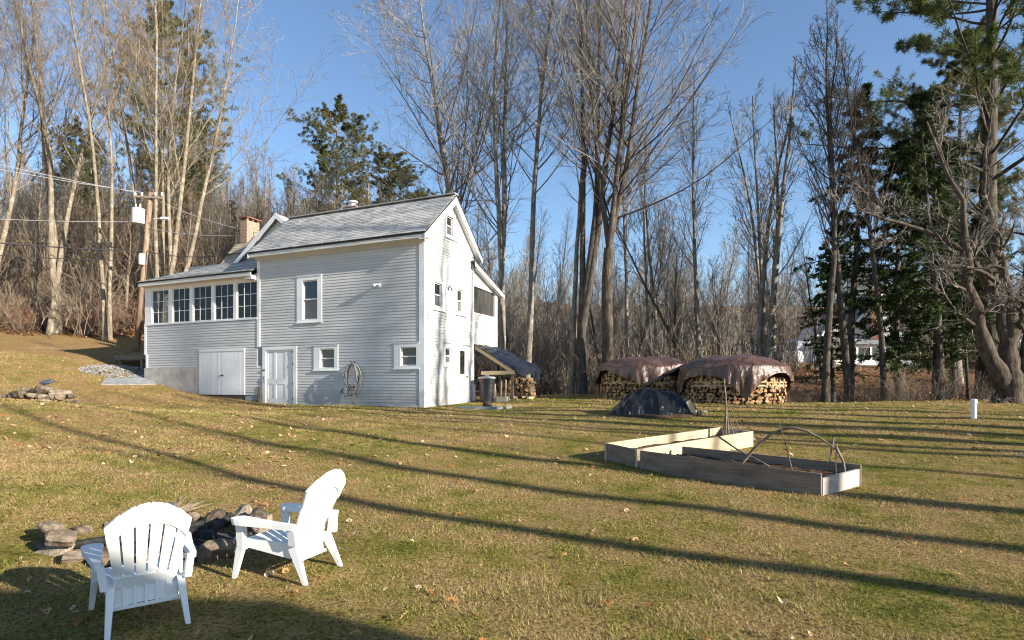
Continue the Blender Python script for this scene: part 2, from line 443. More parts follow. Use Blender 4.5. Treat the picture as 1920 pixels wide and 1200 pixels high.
def np_mesh(name, parts, mats, smooth=True):
    """parts: list of (V, F(n,4 or n,3), material index)"""
    vs, loops, starts, totals, mis = [], [], [], [], []
    o = 0; ls = 0
    for V, F, mi in parts:
        vs.append(V); k = F.shape[1]
        loops.append((F + o).ravel())
        starts.append(ls + np.arange(len(F)) * k); totals.append(np.full(len(F), k)); mis.append(np.full(len(F), mi))
        o += len(V); ls += F.size
    V = np.concatenate(vs); L = np.concatenate(loops); S = np.concatenate(starts); T = np.concatenate(totals); MI = np.concatenate(mis)
    me = bpy.data.meshes.new(name)
    me.vertices.add(len(V)); me.vertices.foreach_set('co', V.astype(np.float32).ravel())
    me.loops.add(len(L)); me.loops.foreach_set('vertex_index', L.astype(np.int32))
    me.polygons.add(len(S)); me.polygons.foreach_set('loop_start', S.astype(np.int32))
    me.polygons.foreach_set('loop_total', T.astype(np.int32))
    for m_ in mats:
        me.materials.append(m_)
    me.polygons.foreach_set('material_index', MI.astype(np.int32))
    if smooth:
        me.polygons.foreach_set('use_smooth', np.ones(len(S), bool))
    me.update(calc_edges=True)
    return me

def link(name, me, parent=None, loc=None, rotz=0):
    o = bpy.data.objects.new(name, me); C.objects.link(o)
    if parent: o.parent = parent
    if loc is not None: o.location = loc
    if rotz: o.rotation_euler.z = rotz
    return o

def tag(o, label=None, cat=None, group=None, kind=None):
    if label: o['label'] = label
    if cat: o['category'] = cat
    if group: o['group'] = group
    if kind: o['kind'] = kind
    return o

def thing(name, label, cat, loc=(0, 0, 0), rotz=0, group=None):
    o = bpy.data.objects.new(name, None); C.objects.link(o)
    o.empty_display_size = 0.2
    o.location = loc; o.rotation_euler.z = rotz
    return tag(o, label, cat, group)

def dup(root, loc, rotz=0, sc=1.0, label=None, group=None):
    r = root.copy(); C.objects.link(r)
    r.location = loc; r.rotation_euler = (root.rotation_euler.x, root.rotation_euler.y, rotz)
    r.scale = (sc, sc, sc) if isinstance(sc, (int, float)) else sc
    if label: r['label'] = label
    if group: r['group'] = group
    for ch in list(root.children):
        c = ch.copy(); C.objects.link(c); c.parent = r
        for g in list(ch.children):
            d = g.copy(); C.objects.link(d); d.parent = c
    return r

# ------------------------------------------------------------------ house frame (local x along the long wall, y along the gable end)
HO = np.array([(795 - 960) / 1100 * 19.5, 19.5])
HA = R(-23.5)
HX = np.array([math.cos(HA), math.sin(HA)]); HY = np.array([-math.sin(HA), math.cos(HA)])
def hw(x, y):
    p = HO + x * HX + y * HY
    return float(p[0]), float(p[1])

# ------------------------------------------------------------------ terrain
_h = lambda x, y, z: (*hw(x, y), z)
CTRL = np.array([
    (0, 0, 0), (-2.2, 4.8, 0), (-3.5, 5.6, 0.03), (0, 4, 0), (3, 4, 0), (3.9, 7.5, .18), (2, 9.4, .27), (4.5, 11, .42), (-9.6, 11, .80), (-6.1, 7, .40),
    (10, -5, .1), (-10, -5, .25), (0, -20, 0), (30, -20, .2), (-30, -20, 1.0), (8, 4, .1), (14, 6, .3),
    _h(0, 0, .855), _h(-3, -.2, .88), _h(-6.3, 0, .90), _h(-8.5, -.1, 1.02), _h(-10.6, -.1, 1.22), _h(-13.9, -.2, 1.80), _h(-3, 3, 1.0), _h(-10, 4, 1.7),
    _h(0, 3.5, .95), _h(1.5, .5, .80), _h(-16, 2, 2.5), _h(-6, -4, .70), _h(-11, -5, 1.0),
    (-19.2, 30, 3.35), (-26, 30, 3.75), (-20.4, 28, 3.05), (-18.4, 27, 2.60), (-12.3, 15, 1.22), (-9, 15, .98), (-22, 20, 2.6), (-16, 10, 1.45), (-5, 14, .62), (0, 14, .62),
    (10.5, 13.3, .83), (15.5, 17.6, 1.02), (7.6, 19, 1.0), (4.5, 21.5, 1.10), (3.9, 16, .79), (4, 26, 1.1), (-1, 25, 1.05), (16, 21, 1.0), (12, 20, 1.0), (25, 16, 1.1),
    (6, 27.5, .55), (10, 25.5, .45), (14, 25.5, .45), (19, 25, .6), (0, 31, .9), (12, 33, 2.0), (20, 34, 2.3), (26, 44, 3.05), (34, 46, 3.2), (5, 40, 1.6),
    (-5, 45, 4.2), (-14, 38, 5.0), (-28, 38, 6.0), (-28, 52, 12), (-12, 55, 9.5), (-40, 45, 9), (-45, 30, 5), (-30, 75, 20), (-60, 75, 22), (0, 75, 12), (30, 75, 11), (60, 75, 11),
    (60, 40, 2.5), (45, 20, 1.4), (45, -20, .6), (-45, 0, 3), (-45, -20, 2)], float)
def _phi(r):
    return np.where(r > 1e-9, r * r * np.log(np.maximum(r, 1e-9)), 0.0)
_n = len(CTRL)
_A = _phi(np.linalg.norm(CTRL[:, None, :2] - CTRL[None, :, :2], axis=2)) + np.eye(_n) * 0.6
_Pm = np.c_[np.ones(_n), CTRL[:, :2]]
_S = np.linalg.solve(np.block([[_A, _Pm], [_Pm.T, np.zeros((3, 3))]]), np.r_[CTRL[:, 2], 0, 0, 0])
def terrain(x, y):
    x = np.clip(np.atleast_1d(np.asarray(x, float)), -65, 65); y = np.clip(np.atleast_1d(np.asarray(y, float)), -22, 80)
    out = np.empty(x.shape)
    xf, yf = x.ravel(), y.ravel(); of = out.ravel()
    for i in range(0, len(xf), 20000):
        q = np.c_[xf[i:i + 20000], yf[i:i + 20000]]
        d = np.linalg.norm(q[:, None] - CTRL[None, :, :2], axis=2)
        of[i:i + 20000] = _phi(d) @ _S[:_n] + _S[_n] + q @ _S[_n + 1:]
    of += 0.012 * np.sin(xf * 1.7 + 0.6 * yf) + 0.010 * np.sin(yf * 2.3 - xf * .9)
    return of.reshape(x.shape)
def tz(x, y):
    return float(terrain(x, y)[0])

EDGE = np.array([(-70, 33), (-30, 33), (-24, 33), (-19, 33.5), (-14, 34), (-6, 32), (-1.5, 29.5), (1.5, 28.2), (3.6, 26.6), (5.6, 24), (8, 22.4), (12, 21.2), (17, 20.3), (24, 18.2), (34, 15), (70, 8)])
def lawn_edge(x):
    return np.interp(x, EDGE[:, 0], EDGE[:, 1]) + 0.25 * np.sin(np.asarray(x) * 1.9) + 0.15 * np.sin(np.asarray(x) * 4.3)

def axis(parts):
    a = [np.arange(s, e, d) for s, e, d in parts]
    return np.unique(np.round(np.concatenate(a), 4))
gx = axis([(-1500, -200, 130), (-200, -60, 10), (-60, -24, 1.5), (-24, 26, 0.4), (26, 60, 1.5), (60, 200, 10), (200, 1501, 130)])
gy = axis([(-1500, -200, 130), (-200, -20, 10), (-20, 2, 1.0), (2, 36, 0.4), (36, 90, 1.5), (90, 200, 10), (200, 1501, 130)])
GX, GY = np.meshgrid(gx, gy)
GZ = terrain(GX, GY)
nx, ny = len(gx), len(gy)
V = np.stack([GX, GY, GZ], -1).reshape(-1, 3)
ii, jj = np.meshgrid(np.arange(nx - 1), np.arange(ny - 1))
q0 = (jj * nx + ii)
Fg = np.stack([q0, q0 + 1, q0 + nx + 1, q0 + nx], -1).reshape(-1, 4)
cen = V[Fg].mean(1)
is_lawn = cen[:, 1] < lawn_edge(cen[:, 0])
def submesh(name, F, mat):
    used, inv = np.unique(F, return_inverse=True)
    return np_mesh(name, [(V[used], inv.reshape(F.shape), 0)], [mat])
lawn = tag(link('lawn', submesh('lawn', Fg[is_lawn], M['lawn'])), kind='structure')
floor_ = tag(link('forest_floor', submesh('forest_floor', Fg[~is_lawn], M['forest_floor'])), kind='structure')

# ------------------------------------------------------------------ the house
HZ = 0.85
house = thing('farmhouse', 'pale grey clapboard farmhouse with a tall sunlit gable end, long windowed porch and shingled roof', 'house', (*hw(0, 0), HZ), HA)
OFF = (0, 0, -HZ)
def hb(mb, name, mats, parent=None, smooth=False):
    return mb.build(name, mats, parent or house, OFF, smooth)
mapA = lambda u, n, z: (u, -n, z)
mapB = lambda u, n, z: (n, u, z)
def bx(mb, mp, u0, u1, n0, n1, z0, z1, mi=0):
    return mb.hexa([mp(u0, n0, z0), mp(u1, n0, z0), mp(u1, n1, z0), mp(u0, n1, z0), mp(u0, n0, z1), mp(u1, n0, z1), mp(u1, n1, z1), mp(u0, n1, z1)], mi)

EXPO = 0.1035
def clapboards(mp, span, z0, z1, holes, split=3.6):
    """one object per board; span(z) -> (u0,u1); holes: (u0,u1,z0,z1)"""
    z = z0
    k = 0
    while z < z1 - 0.03:
        e = min(EXPO, z1 - z)
        a0, a1 = span(z); b0, b1 = span(z + e)
        iv = [(max(a0, 0.5 * (a0 + b0)), min(a1, 0.5 * (a1 + b1)))]
        for (h0, h1, hz0, hz1) in holes:
            if hz1 > z + 0.02 and hz0 < z + e - 0.02:
                nv = []
                for (p, q) in iv:
                    if h1 <= p or h0 >= q: nv.append((p, q)); continue
                    if h0 - p > 0.05: nv.append((p, h0))
                    if q - h1 > 0.05: nv.append((h1, q))
                iv = nv
        for (p, q) in iv:
            cuts = [p]
            while q - cuts[-1] > split:
                cuts.append(cuts[-1] + rng.uniform(1.5, 3.4))
            if q - cuts[-1] < 0.4 and len(cuts) > 1: cuts.pop()
            cuts.append(q)
            for c0, c1 in zip(cuts[:-1], cuts[1:]):
                j = rng.normal(0, 0.0015, 4)
                lo = 0.024 + rng.normal(0, 0.0012)
                P = [mp(c0 + .0015, 0.002, z + j[0]), mp(c1 - .0015, 0.002, z + j[1]), mp(c1 - .0015, lo, z + j[1]), mp(c0 + .0015, lo, z + j[0]),
                     mp(c0 + .0015, 0.002, z + e + .004), mp(c1 - .0015, 0.002, z + e + .004), mp(c1 - .0015, 0.008, z + e + .004), mp(c0 + .0015, 0.008, z + e + .004)]
                hb(MB().hexa(P), 'clapboard', M['siding'])
        z += e
        k += 1

def wall_cells(mb, mp, u0, u1, z0, z1, holes, th=0.14):
    us = sorted({u0, u1, *[min(max(x, u0), u1) for h in holes for x in h[:2]]})
    zs = sorted({z0, z1, *[min(max(x, z0), z1) for h in holes for x in h[2:]]})
    for a, b in zip(us[:-1], us[1:]):
        run = None
        for c, d in zip(zs[:-1], zs[1:]):
            solid = not any(h[0] < (a + b) / 2 < h[1] and h[2] < (c + d) / 2 < h[3] for h in holes)
            if solid:
                run = (run[0], d) if run else (c, d)
            if (not solid or d == zs[-1]) and run:
                bx(mb, mp, a, b, -th, 0, run[0], run[1]); run = None

def window(mp, o, g, rail=None, lower='pane_screen', depth=0.07, sill=True):
    """o: outer trim rectangle, g: glass rectangle (u0,u1,z0,z1)"""
    w = MB()
    f = 0.036
    bx(w, mp, o[0], g[0], -.02, f, o[2], o[3]); bx(w, mp, g[1], o[1], -.02, f, o[2], o[3])
    bx(w, mp, g[0], g[1], -.02, f, g[3], o[3]); bx(w, mp, g[0], g[1], -.02, f, o[2], g[2])
    bx(w, mp, o[0] - .02, o[1] + .02, 0, f + .022, o[3], o[3] + .025)
    wi = hb(w, 'window', M['trim'])
    s = MB(); q = 0.035
    bx(s, mp, g[0], g[0] + q, -depth, -.022, g[2], g[3]); bx(s, mp, g[1] - q, g[1], -depth, -.022, g[2], g[3])
    bx(s, mp, g[0] + q, g[1] - q, -depth, -.022, g[3] - q, g[3]); bx(s, mp, g[0] + q, g[1] - q, -depth, -.022, g[2], g[2] + q)
    zr = rail if rail else (g[2] + g[3]) / 2
    bx(s, mp, g[0] + q, g[1] - q, -depth + .01, -.015, zr - .022, zr + .022)
    hb(s, 'sash', M['trim'], wi)
    up = MB(); bx(up, mp, g[0] + q, g[1] - q, -depth - .01, -depth + .004, zr + .022, g[3] - q); hb(up, 'pane', M['pane_dark'], wi)
    lo = MB(); bx(lo, mp, g[0] + q, g[1] - q, -depth - .01, -depth + .012, g[2] + q, zr - .022); hb(lo, 'pane', M[lower], wi)
    if sill:
        sl = MB(); bx(sl, mp, o[0] - .03, o[1] + .03, 0, f + .035, o[2] - .035, o[2]); hb(sl, 'sill', M['trim'], wi)
    return wi

WA = [((-5.455, -4.292, 3.90, 5.58), (-5.20, -4.49, 3.99, 5.43), 4.74), ((-4.66, -3.555, 2.14, 3.02), (-4.37, -3.72, 2.21, 2.91), None), ((-1.175, -.172, 2.16, 3.02), (-.90, -.28, 2.25, 2.88), None)]
WB = [((.49, 1.335, 4.20, 5.22), (.61, 1.12, 4.31, 5.13), None), ((2.09, 2.93, 4.20, 5.22), (2.22, 2.70, 4.31, 5.13), None),
      ((1.372, 2.187, 6.87, 7.75), (1.47, 1.94, 6.97, 7.64), None), ((1.26, 2.107, 2.26, 3.03), (1.38, 1.82, 2.37, 2.92), None)]
DOOR_A = (-7.154, -5.46, .86, 3.05); DOOR_B = (2.31, 3.325, .92, 3.05); GAR = (-10.576, -8.071, 1.2, 3.02)
holesA = [w[1] for w in WA] + [(-7.0, -5.634, .86, 2.925)]
holesB = [w[1] for w in WB] + [(2.42, 3.10, .98, 2.95)]
RIDGE_Y, RIDGE_Z, PITCH = 1.75, 8.42, 0.857
roof_z = lambda y: RIDGE_Z - PITCH * abs(y - RIDGE_Y)
w = MB()
wall_cells(w, mapA, -7.42, 0.0, .4, 6.5, holesA)
wall_cells(w, mapB, 0.142, 3.55, .4, 6.72, [h for h in holesB if h[3] < 6.7])
# gable triangle, cut round its window
gw = WB[2][1]
zt = lambda y: roof_z(y) - 0.10
for poly in ([(0.142, 6.72), (gw[0], 6.72), (gw[0], zt(gw[0])), (0.142, zt(0.142))], [(gw[1], 6.72), (3.4, 6.72), (3.4, zt(3.4)), (gw[1], zt(gw[1]))],
             [(gw[0], 6.72), (gw[1], 6.72), (gw[1], gw[2]), (gw[0], gw[2])], [(gw[0], gw[3]), (gw[1], gw[3]), (gw[1], zt(gw[1])), (1.75, zt(1.75)), (gw[0], zt(gw[0]))]):
    w.prism([(-.14, y, z) for y, z in poly], (.14, 0, 0))
w.box(-7.42, -.142, 3.41, 3.55, .4, 6.6)
w.box(-7.42, -7.28, .142, 3.40, .4, 6.6)
w.box(-7.27, -.15, .15, 3.40, 3.45, 3.6)
hb(w, 'wall', M['under_wall'])
hb(MB().box(-7.27, -.15, 2.6, 2.62, .5, 6.5), 'partition', M['dark'])

clapboards(mapA, lambda z: (-7.28 if z > 3.04 else -7.154, -0.172), .905, 6.40, [(h[0], h[1], h[2], h[3]) for h in [(w_[0][0] + .01, w_[0][1] - .01, w_[0][2], w_[0][3] - .01) for w_ in WA]] + [(DOOR_A[0] + .01, DOOR_A[1] - .01, .8, 3.04)])
clapboards(mapB, lambda z: (max(0.115, RIDGE_Y - (RIDGE_Z - .16 - z) / PITCH), min(3.44, RIDGE_Y + (RIDGE_Z - .16 - z) / PITCH)), .93, 8.2, [(w_[0][0] + .01, w_[0][1] - .01, w_[0][2], w_[0][3] - .01) for w_ in WB] + [(DOOR_B[0] + .01, DOOR_B[1] - .01, .8, 3.04)])
for o, g, r in WA: window(mapA, o, g, r)
for o, g, r in WB: window(mapB, o, g, r)
for mp, u0, u1, z0, z1 in ((mapA, -.17, .036, .80, 6.46), (mapB, .002, .115, .84, 6.5), (mapB, 3.44, 3.555, .96, 6.5), (mapA, -7.43, -7.28, 3.05, 6.40)):
    c = MB(); bx(c, mp, u0, u1, 0.001, .037, z0, z1); hb(c, 'corner_board', M['trim'])
c = MB(); bx(c, mapA, -7.15, -.172, .001, .03, .80, .905); bx(c, mapB, .115, 3.44, .001, .03, .84, .93); hb(c, 'skirt_board', M['trim'])

# doors
def panel_door(mp, d, slab, cols, rows, name='door', glass=None):
    f = MB()
    bx(f, mp, d[0], slab[0], -.02, .034, d[2], d[3]); bx(f, mp, slab[1], d[1], -.02, .034, d[2], d[3]); bx(f, mp, slab[0], slab[1], -.02, .034, slab[3], d[3])
    fr_ = hb(f, name, M['trim'])
    s = MB()
    bx(s, mp, slab[0], slab[1], -.05, -.022, slab[2], slab[3])
    us = [slab[0]] + [x for c_ in cols for x in c_] + [slab[1]]
    zs = [slab[2]] + [x for r_ in rows for x in r_] + [slab[3]]
    for i in range(0, len(us), 2): bx(s, mp, us[i], us[i + 1], -.022, -.004, slab[2], slab[3])
    for c_ in cols:
        for i in range(0, len(zs), 2): bx(s, mp, c_[0], c_[1], -.022, -.004, zs[i], zs[i + 1])
    sl = hb(s, 'door_leaf', M['trim'], fr_)
    for c_ in cols:
        for r_ in rows:
            if glass and r_ == rows[-1]:
                p = MB(); bx(p, mp, c_[0], c_[1], -.022, -.014, r_[0], r_[1]); hb(p, 'pane', M['pane_dark'], fr_)
            else:
                p = MB(); bx(p, mp, c_[0] + .015, c_[1] - .015, -.022, -.014, r_[0] + .015, r_[1] - .015); hb(p, 'panel', M['trim'], fr_)
    return fr_
dA = panel_door(mapA, DOOR_A, (-7.0, -5.634, .89, 2.925), [(-6.90, -6.62), (-6.49, -6.08), (-5.96, -5.72)], [(1.10, 1.63), (1.84, 2.85)])
lt = MB(); bx(lt, mapA, -7.14, -7.0, .034, .06, 2.15, 2.19); hb(lt, 'latch', M['iron'], dA)
lt = MB(); lt.tube([mapA(-7.05, .05, 1.95), mapA(-7.07, .06, 1.85), mapA(-7.04, .05, 1.70)], .012, 6); hb(lt, 'door_handle', M['iron'], dA)
for z in (1.05, 1.6, 2.35, 2.8): hg = MB(); bx(hg, mapA, -5.66, -5.62, -.004, .038, z, z + .09); hb(hg, 'hinge', M['iron'], dA)
dB = panel_door(mapB, DOOR_B, (2.42, 3.10, .98, 2.95), [(2.50, 2.88)], [(1.15, 1.85), (2.0, 2.88)], glass=True)
kb = MB(); kb.tube([mapB(3.0, .0, 1.92), mapB(3.0, .06, 1.92)], [.02, .03], 8); hb(kb, 'door_knob', M['iron'], dB)

# wide double doors of the porch basement, made of upright boards
gr = MB()
bx(gr, mapA, GAR[0], GAR[1], .001, .05, 2.93, 3.04)
gd = hb(gr, 'garage_door', M['trim'])
nb = 24
for i in range(nb):
    a = GAR[0] + (GAR[1] - GAR[0]) * i / nb; b = GAR[0] + (GAR[1] - GAR[0]) * (i + 1) / nb
    p = MB(); d = rng.uniform(0, .003); bx(p, mapA, a + (.006 if i == 12 else .002), b - (.006 if i == 11 else .002), .006, .032 + d, 1.22, 2.925); hb(p, 'plank', M['trim'], gd)
hk = MB(); bx(hk, mapA, -9.37, -9.2, .034, .06, 1.98, 2.01); hk.tube([mapA(-9.28, .06, 2.0), mapA(-9.24, .07, 1.94), mapA(-9.20, .06, 1.99)], .012, 6); hb(hk, 'hasp', M['iron'], gd)

# porch: basement wall, clapboards, posts, windows
w = MB()
wall_cells(w, mapA, -13.80, -7.44, 1.0, 4.12, [(GAR[0], GAR[1], 0.9, 2.9)], .12)
w.box(-13.80, -13.68, .121, 2.0, 2.2, 4.12)
w.box(-13.68, -7.44, 1.88, 2.0, 1.5, 6.95)
w.box(-13.68, -7.44, .121, 1.88, 3.95, 4.05)
hb(w, 'porch_wall', M['under_wall'])
bk = MB(); bk.box(-11.9, -7.44, 1.84, 1.878, 4.06, 6.4); hb(bk, 'porch_inner_wall', M['siding'])
clapboards(mapA, lambda z: (-13.68 if z < 2.9 else -13.77, -7.432), 2.33, 4.09, [(GAR[0] - .0, GAR[1], .8, 3.035)])
clapboards(mapA, lambda z: (-8.07, -7.158 if z < 3.04 else -7.432), 1.22, 2.33, [])
c = MB(); bx(c, mapA, -13.89, -13.77, .001, .04, 2.90, 4.12); bx(c, mapA, -13.80, -13.68, .001, .034, 2.33, 2.90); c.box(-13.89, -13.80, .0, 2.0, 2.90, 4.12); hb(c, 'corner_board', M['trim'])
fd = MB(); bx(fd, mapA, -13.90, -10.59, -.2, .03, .7, 2.325); fd.box(-13.93, -13.72, .2, 2.0, 1.3, 2.325); hb(fd, 'foundation', M['concrete'])
fd = MB(); bx(fd, mapA, -10.58, -7.55, -.2, -.03, .6, 1.2); hb(fd, 'foundation', M['old_wood'])
st = MB(); bx(st, mapA, -7.36, -7.22, .002, .05, .85, 1.55); hb(st, 'post', M['old_wood'])
bays = [(-13.45, -12.405), (-12.178, -11.148), (-10.961, -9.911), (-9.747, -8.695), (-8.532, -7.46)]
ps = [(-13.86, -13.45)] + [(bays[i][1], bays[i + 1][0]) for i in range(4)]
for a, b in ps:
    c = MB(); bx(c, mapA, a, b, -.09, .02, 4.18, 5.60); hb(c, 'porch_post', M['trim'])
c = MB(); bx(c, mapA, -13.88, -7.44, -.09, .045, 4.12, 4.18); hb(c, 'porch_sill', M['trim'])
c = MB(); bx(c, mapA, -13.87, -7.44, -.10, .03, 5.60, 5.86); c.box(-13.87, -13.75, .10, 2.0, 5.60, 5.86); hb(c, 'porch_header', M['trim'])
for a, b in bays:
    f = MB(); q = .035; z0, z1 = 4.18, 5.60
    for (u0, u1, y0, y1) in ((a, a + q, z0, z1), (b - q, b, z0, z1), (a + q, b - q, z0, z0 + q), (a + q, b - q, z1 - q, z1)): bx(f, mapA, u0, u1, -.06, -.02, y0, y1)
    wi = hb(f, 'window', M['trim'])
    wx = (b - a - 2 * q); hx = (z1 - z0 - 2 * q); mt = .022
    g = MB()
    for i in (1, 2):
        u = a + q + wx * i / 3; bx(g, mapA, u - mt / 2, u + mt / 2, -.05, -.03, z0 + q, z1 - q)
    for j in (1, 2):
        z = z0 + q + hx * j / 3
        for i in range(3): bx(g, mapA, a + q + wx * i / 3 + (mt / 2 if i else 0), a + q + wx * (i + 1) / 3 - (mt / 2 if i < 2 else 0), -.048, -.032, z - mt / 2, z + mt / 2)
    hb(g, 'muntin', M['trim'], wi)
    for i in range(3):
        for j in range(3):
            p = MB(); bx(p, mapA, a + q + wx * i / 3, a + q + wx * (i + 1) / 3, -.0425, -.0395, z0 + q + hx * j / 3, z0 + q + hx * (j + 1) / 3)
            hb(p, 'pane', M['glass'], wi)
# left end of the porch: posts and open panes, so the trees show through
c = MB(); c.box(-13.86, -13.75, .10, .35, 4.12, 5.6); c.box(-13.86, -13.75, 1.75, 1.99, 4.12, 5.6); c.box(-13.86, -13.75, 1.02, 1.10, 4.12, 5.6); hb(c, 'porch_post', M['trim'])
c = MB(); c.box(-13.82, -13.815, .36, 1.01, 4.13, 5.59); c.box(-13.82, -13.815, 1.11, 1.74, 4.13, 5.59); hb(c, 'pane', M['glass'])
# screens hang inside the bays nearest the house
for a, b in bays[1:]:
    p = MB(); bx(p, mapA, a, b, -.11, -.105, 4.19, 5.59); hb(p, 'insect_screen', M['screen'])

# ---- roofs
def shingle_field(name, o, u, up, wid, rows, expo, lim, mat, parent, tab=0.30):
    o, u, up = map(Vector, (o, u, up)); nrm = u.cross(up).normalized()
    if nrm.z < 0: nrm = -nrm
    mb = MB()
    for r in range(rows):
        l0, l1 = lim(r)
        x = l0 - rng.uniform(0, tab)
        while x < l1:
            wd = tab * rng.uniform(0.75, 1.25)
            a, b = max(x, l0), min(x + wd, l1)
            if b - a > 0.03:
                t0 = 0.014 + rng.uniform(0, .008); j = rng.normal(0, .004)
                p0 = o + u * (a + .003) + up * (r * expo + j); p1 = o + u * (b - .003) + up * (r * expo + j)
                q0_ = o + u * (a + .003) + up * ((r + 1) * expo + .02); q1_ = o + u * (b - .003) + up * ((r + 1) * expo + .02)
                mb.add([p0, p1, p1 + nrm * t0, p0 + nrm * t0, q0_ + nrm * .004, q1_ + nrm * .004], [(0, 1, 2, 3), (3, 2, 5, 4), (0, 3, 4), (1, 5, 2)])
            x += wd
    ob = mb.build(name, mat, parent, OFF)
    return tag(ob, kind='stuff')
def slab(poly, th=.07):
    return MB().prism(poly, (0, 0, -th))

x0, x1 = -7.55, .27
ez = roof_z(-.35)
sl_len = math.hypot(2.1, RIDGE_Z - ez)
rf = slab([(x0, -.35, ez), (x1, -.35, ez), (x1, RIDGE_Y, RIDGE_Z), (x0, RIDGE_Y, RIDGE_Z)])
rf.prism([(x0, RIDGE_Y + .001, RIDGE_Z), (x1, RIDGE_Y + .001, RIDGE_Z), (x1, 3.85, ez), (x0, 3.85, ez)], (0, 0, -.07))
roof = hb(rf, 'roof', M['roof_edge'])
upv = Vector((0, 2.1, RIDGE_Z - ez)).normalized()
shingle_field('shingle', (x0, -.37, ez - .012), (1, 0, 0), upv, x1 - x0, 20, sl_len / 19.8, lambda r: (0, x1 - x0), M['shingle'], roof)
bshl = MB().beam((x0, RIDGE_Y, RIDGE_Z + .022), (x1, RIDGE_Y, RIDGE_Z + .022), .30, .03); hb(bshl, 'ridge_cap', M['shingle'], roof)
co = MB(); co.box(x0 + .04, x1 - .03, -.33, -.30, ez - .19, ez - .075); co.box(x0 + .04, x1 - .03, -.30, -.02, ez - .19, ez - .165); co.box(-7.42, .0, -.05, -.026, ez - .30, ez - .19)
co.prism([(-7.42, -.30, ez - .19), (-7.42, -.05, ez - .19), (-7.42, -.05, ez - .27)], (7.42, 0, 0))
hb(co, 'cornice', M['cornice'])
# rake boards and soffits of the gable end
for s in (-1, 1):
    ylo = RIDGE_Y + s * 2.1
    rb = MB()
    P = lambda y, dz, x: (x, y, roof_z(y) + dz)
    rb.prism([P(ylo, -.072, .225), P(RIDGE_Y, -.072, .225), P(RIDGE_Y, -.34, .225), P(ylo, -.28, .225)], (.03, 0, 0))
    hb(rb, 'rake_board', M['trim'])
    sf = MB(); sf.prism([P(ylo, -.25, .03), P(RIDGE_Y, -.25, .03), P(RIDGE_Y, -.25, .222), P(ylo, -.25, .222)], (0, 0, .03)); hb(sf, 'soffit', M['trim'])
    fz = MB(); fz.prism([P(RIDGE_Y + s * 1.75, -.27, .002), P(RIDGE_Y + s * .0, -.27, .002), P(RIDGE_Y, -.42, .002), P(RIDGE_Y + s * 1.75, -.42, .002)], (.034, 0, 0)); hb(fz, 'frieze_board', M['trim'])
rb = MB()
rb.prism([(x0 - .03, -.35, ez - .05), (x0 - .03, RIDGE_Y, RIDGE_Z - .05), (x0 - .03, RIDGE_Y, RIDGE_Z - .26), (x0 - .03, -.35, ez - .22)], (.028, 0, 0)); hb(rb, 'rake_board', M['trim'])

# porch roof: low pitch with a hip at its far end
pe = 5.93; ps_ = 0.44
pz = lambda y: pe + ps_ * (y + .35)
hipx = -13.88 + 2.34
rf = slab([(-13.88, -.35, pe), (-7.44, -.35, pe), (-7.44, 2.0, pz(2)), (hipx, 2.0, pz(2))], .05)
rf.prism([(-13.88, -.35, pe), (hipx, 2.0, pz(2)), (hipx, 4.4, pz(2)), (-13.88, 4.4, pe)], (0, 0, -.05))
proof = hb(rf, 'porch_roof', M['roof_edge'])
L = math.hypot(2.35, pz(2) - pe); nr = 17
shingle_field('shingle', (-13.88, -.37, pe - .006), (1, 0, 0), Vector((0, 2.35, pz(2) - pe)).normalized(), 6.4, nr, L / (nr - .1), lambda r: (2.34 * r / nr, 6.44), M['shingle'], proof)
co = MB(); co.box(-13.84, -7.44, -.33, -.30, pe - .19, pe - .055); co.box(-13.84, -7.44, -.30, -.035, pe - .19, pe - .16); co.box(-13.84, -13.81, -.30, 2.0, pe - .19, pe - .055); co.box(-7.78, -7.44, -.29, -.05, pe - .30, pe - .192)
hb(co, 'porch_cornice', M['cornice'])

# rear block: gable facing the lawn behind the porch, with a tan-shingled side wing and chimney
gx0 = -8.3; gzr = 8.74; gp = 0.78
gz = lambda x: gzr - gp * abs(x - gx0)
w = MB(); w.prism([(-10.6, 2.02, 5.5), (-6.0, 2.02, 5.5), (-6.0, 2.02, gz(-6.0) - .1), (gx0, 2.02, gzr - .1), (-10.6, 2.02, gz(-10.6) - .1)], (0, .12, 0))
w.box(-10.6, -10.48, 2.14, 8.0, 1.5, 7.0); w.box(-6.12, -6.0, 3.6, 8.0, 1.5, 7.0)
w.box(-11.55, -11.43, 2.02, 4.1, 1.5, 7.0)
hb(w, 'rear_wall', M['trim'])
rf = slab([(-10.75, 1.78, gz(-10.75)), (gx0, 1.78, gzr), (gx0, 8.2, gzr), (-10.75, 8.2, gz(-10.75))], .08)
rf.prism([(gx0 + .001, 1.78, gzr), (-5.85, 1.78, gz(-5.85)), (-5.85, 8.2, gz(-5.85)), (gx0 + .001, 8.2, gzr)], (0, 0, -.08))
hb(rf, 'rear_roof', M['shingle'])
rb = MB(); rb.prism([(-10.78, 1.74, gz(-10.78) + .03), (gx0, 1.74, gzr + .03), (gx0, 1.74, gzr - .20), (-10.78, 1.74, gz(-10.78) - .18)], (0, .035, 0)); rb.prism([(gx0 + .001, 1.74, gzr + .03), (-5.8, 1.74, gz(-5.8) + .03), (-5.8, 1.74, gz(-5.8) - .18), (gx0 + .001, 1.74, gzr - .20)], (0, .035, 0)); hb(rb, 'rake_board', M['trim'])
rf = slab([(-11.75, 1.9, 6.88), (-9.2, 1.9, 6.88), (-9.2, 3.08, 8.38), (-11.75, 3.08, 8.38)], .07)
rf.prism([(-11.75, 3.081, 8.38), (-9.2, 3.081, 8.38), (-9.2, 4.2, 6.9), (-11.75, 4.2, 6.9)], (0, 0, -.07))
tr = hb(rf, 'wing_roof', M['tan_shingle'])
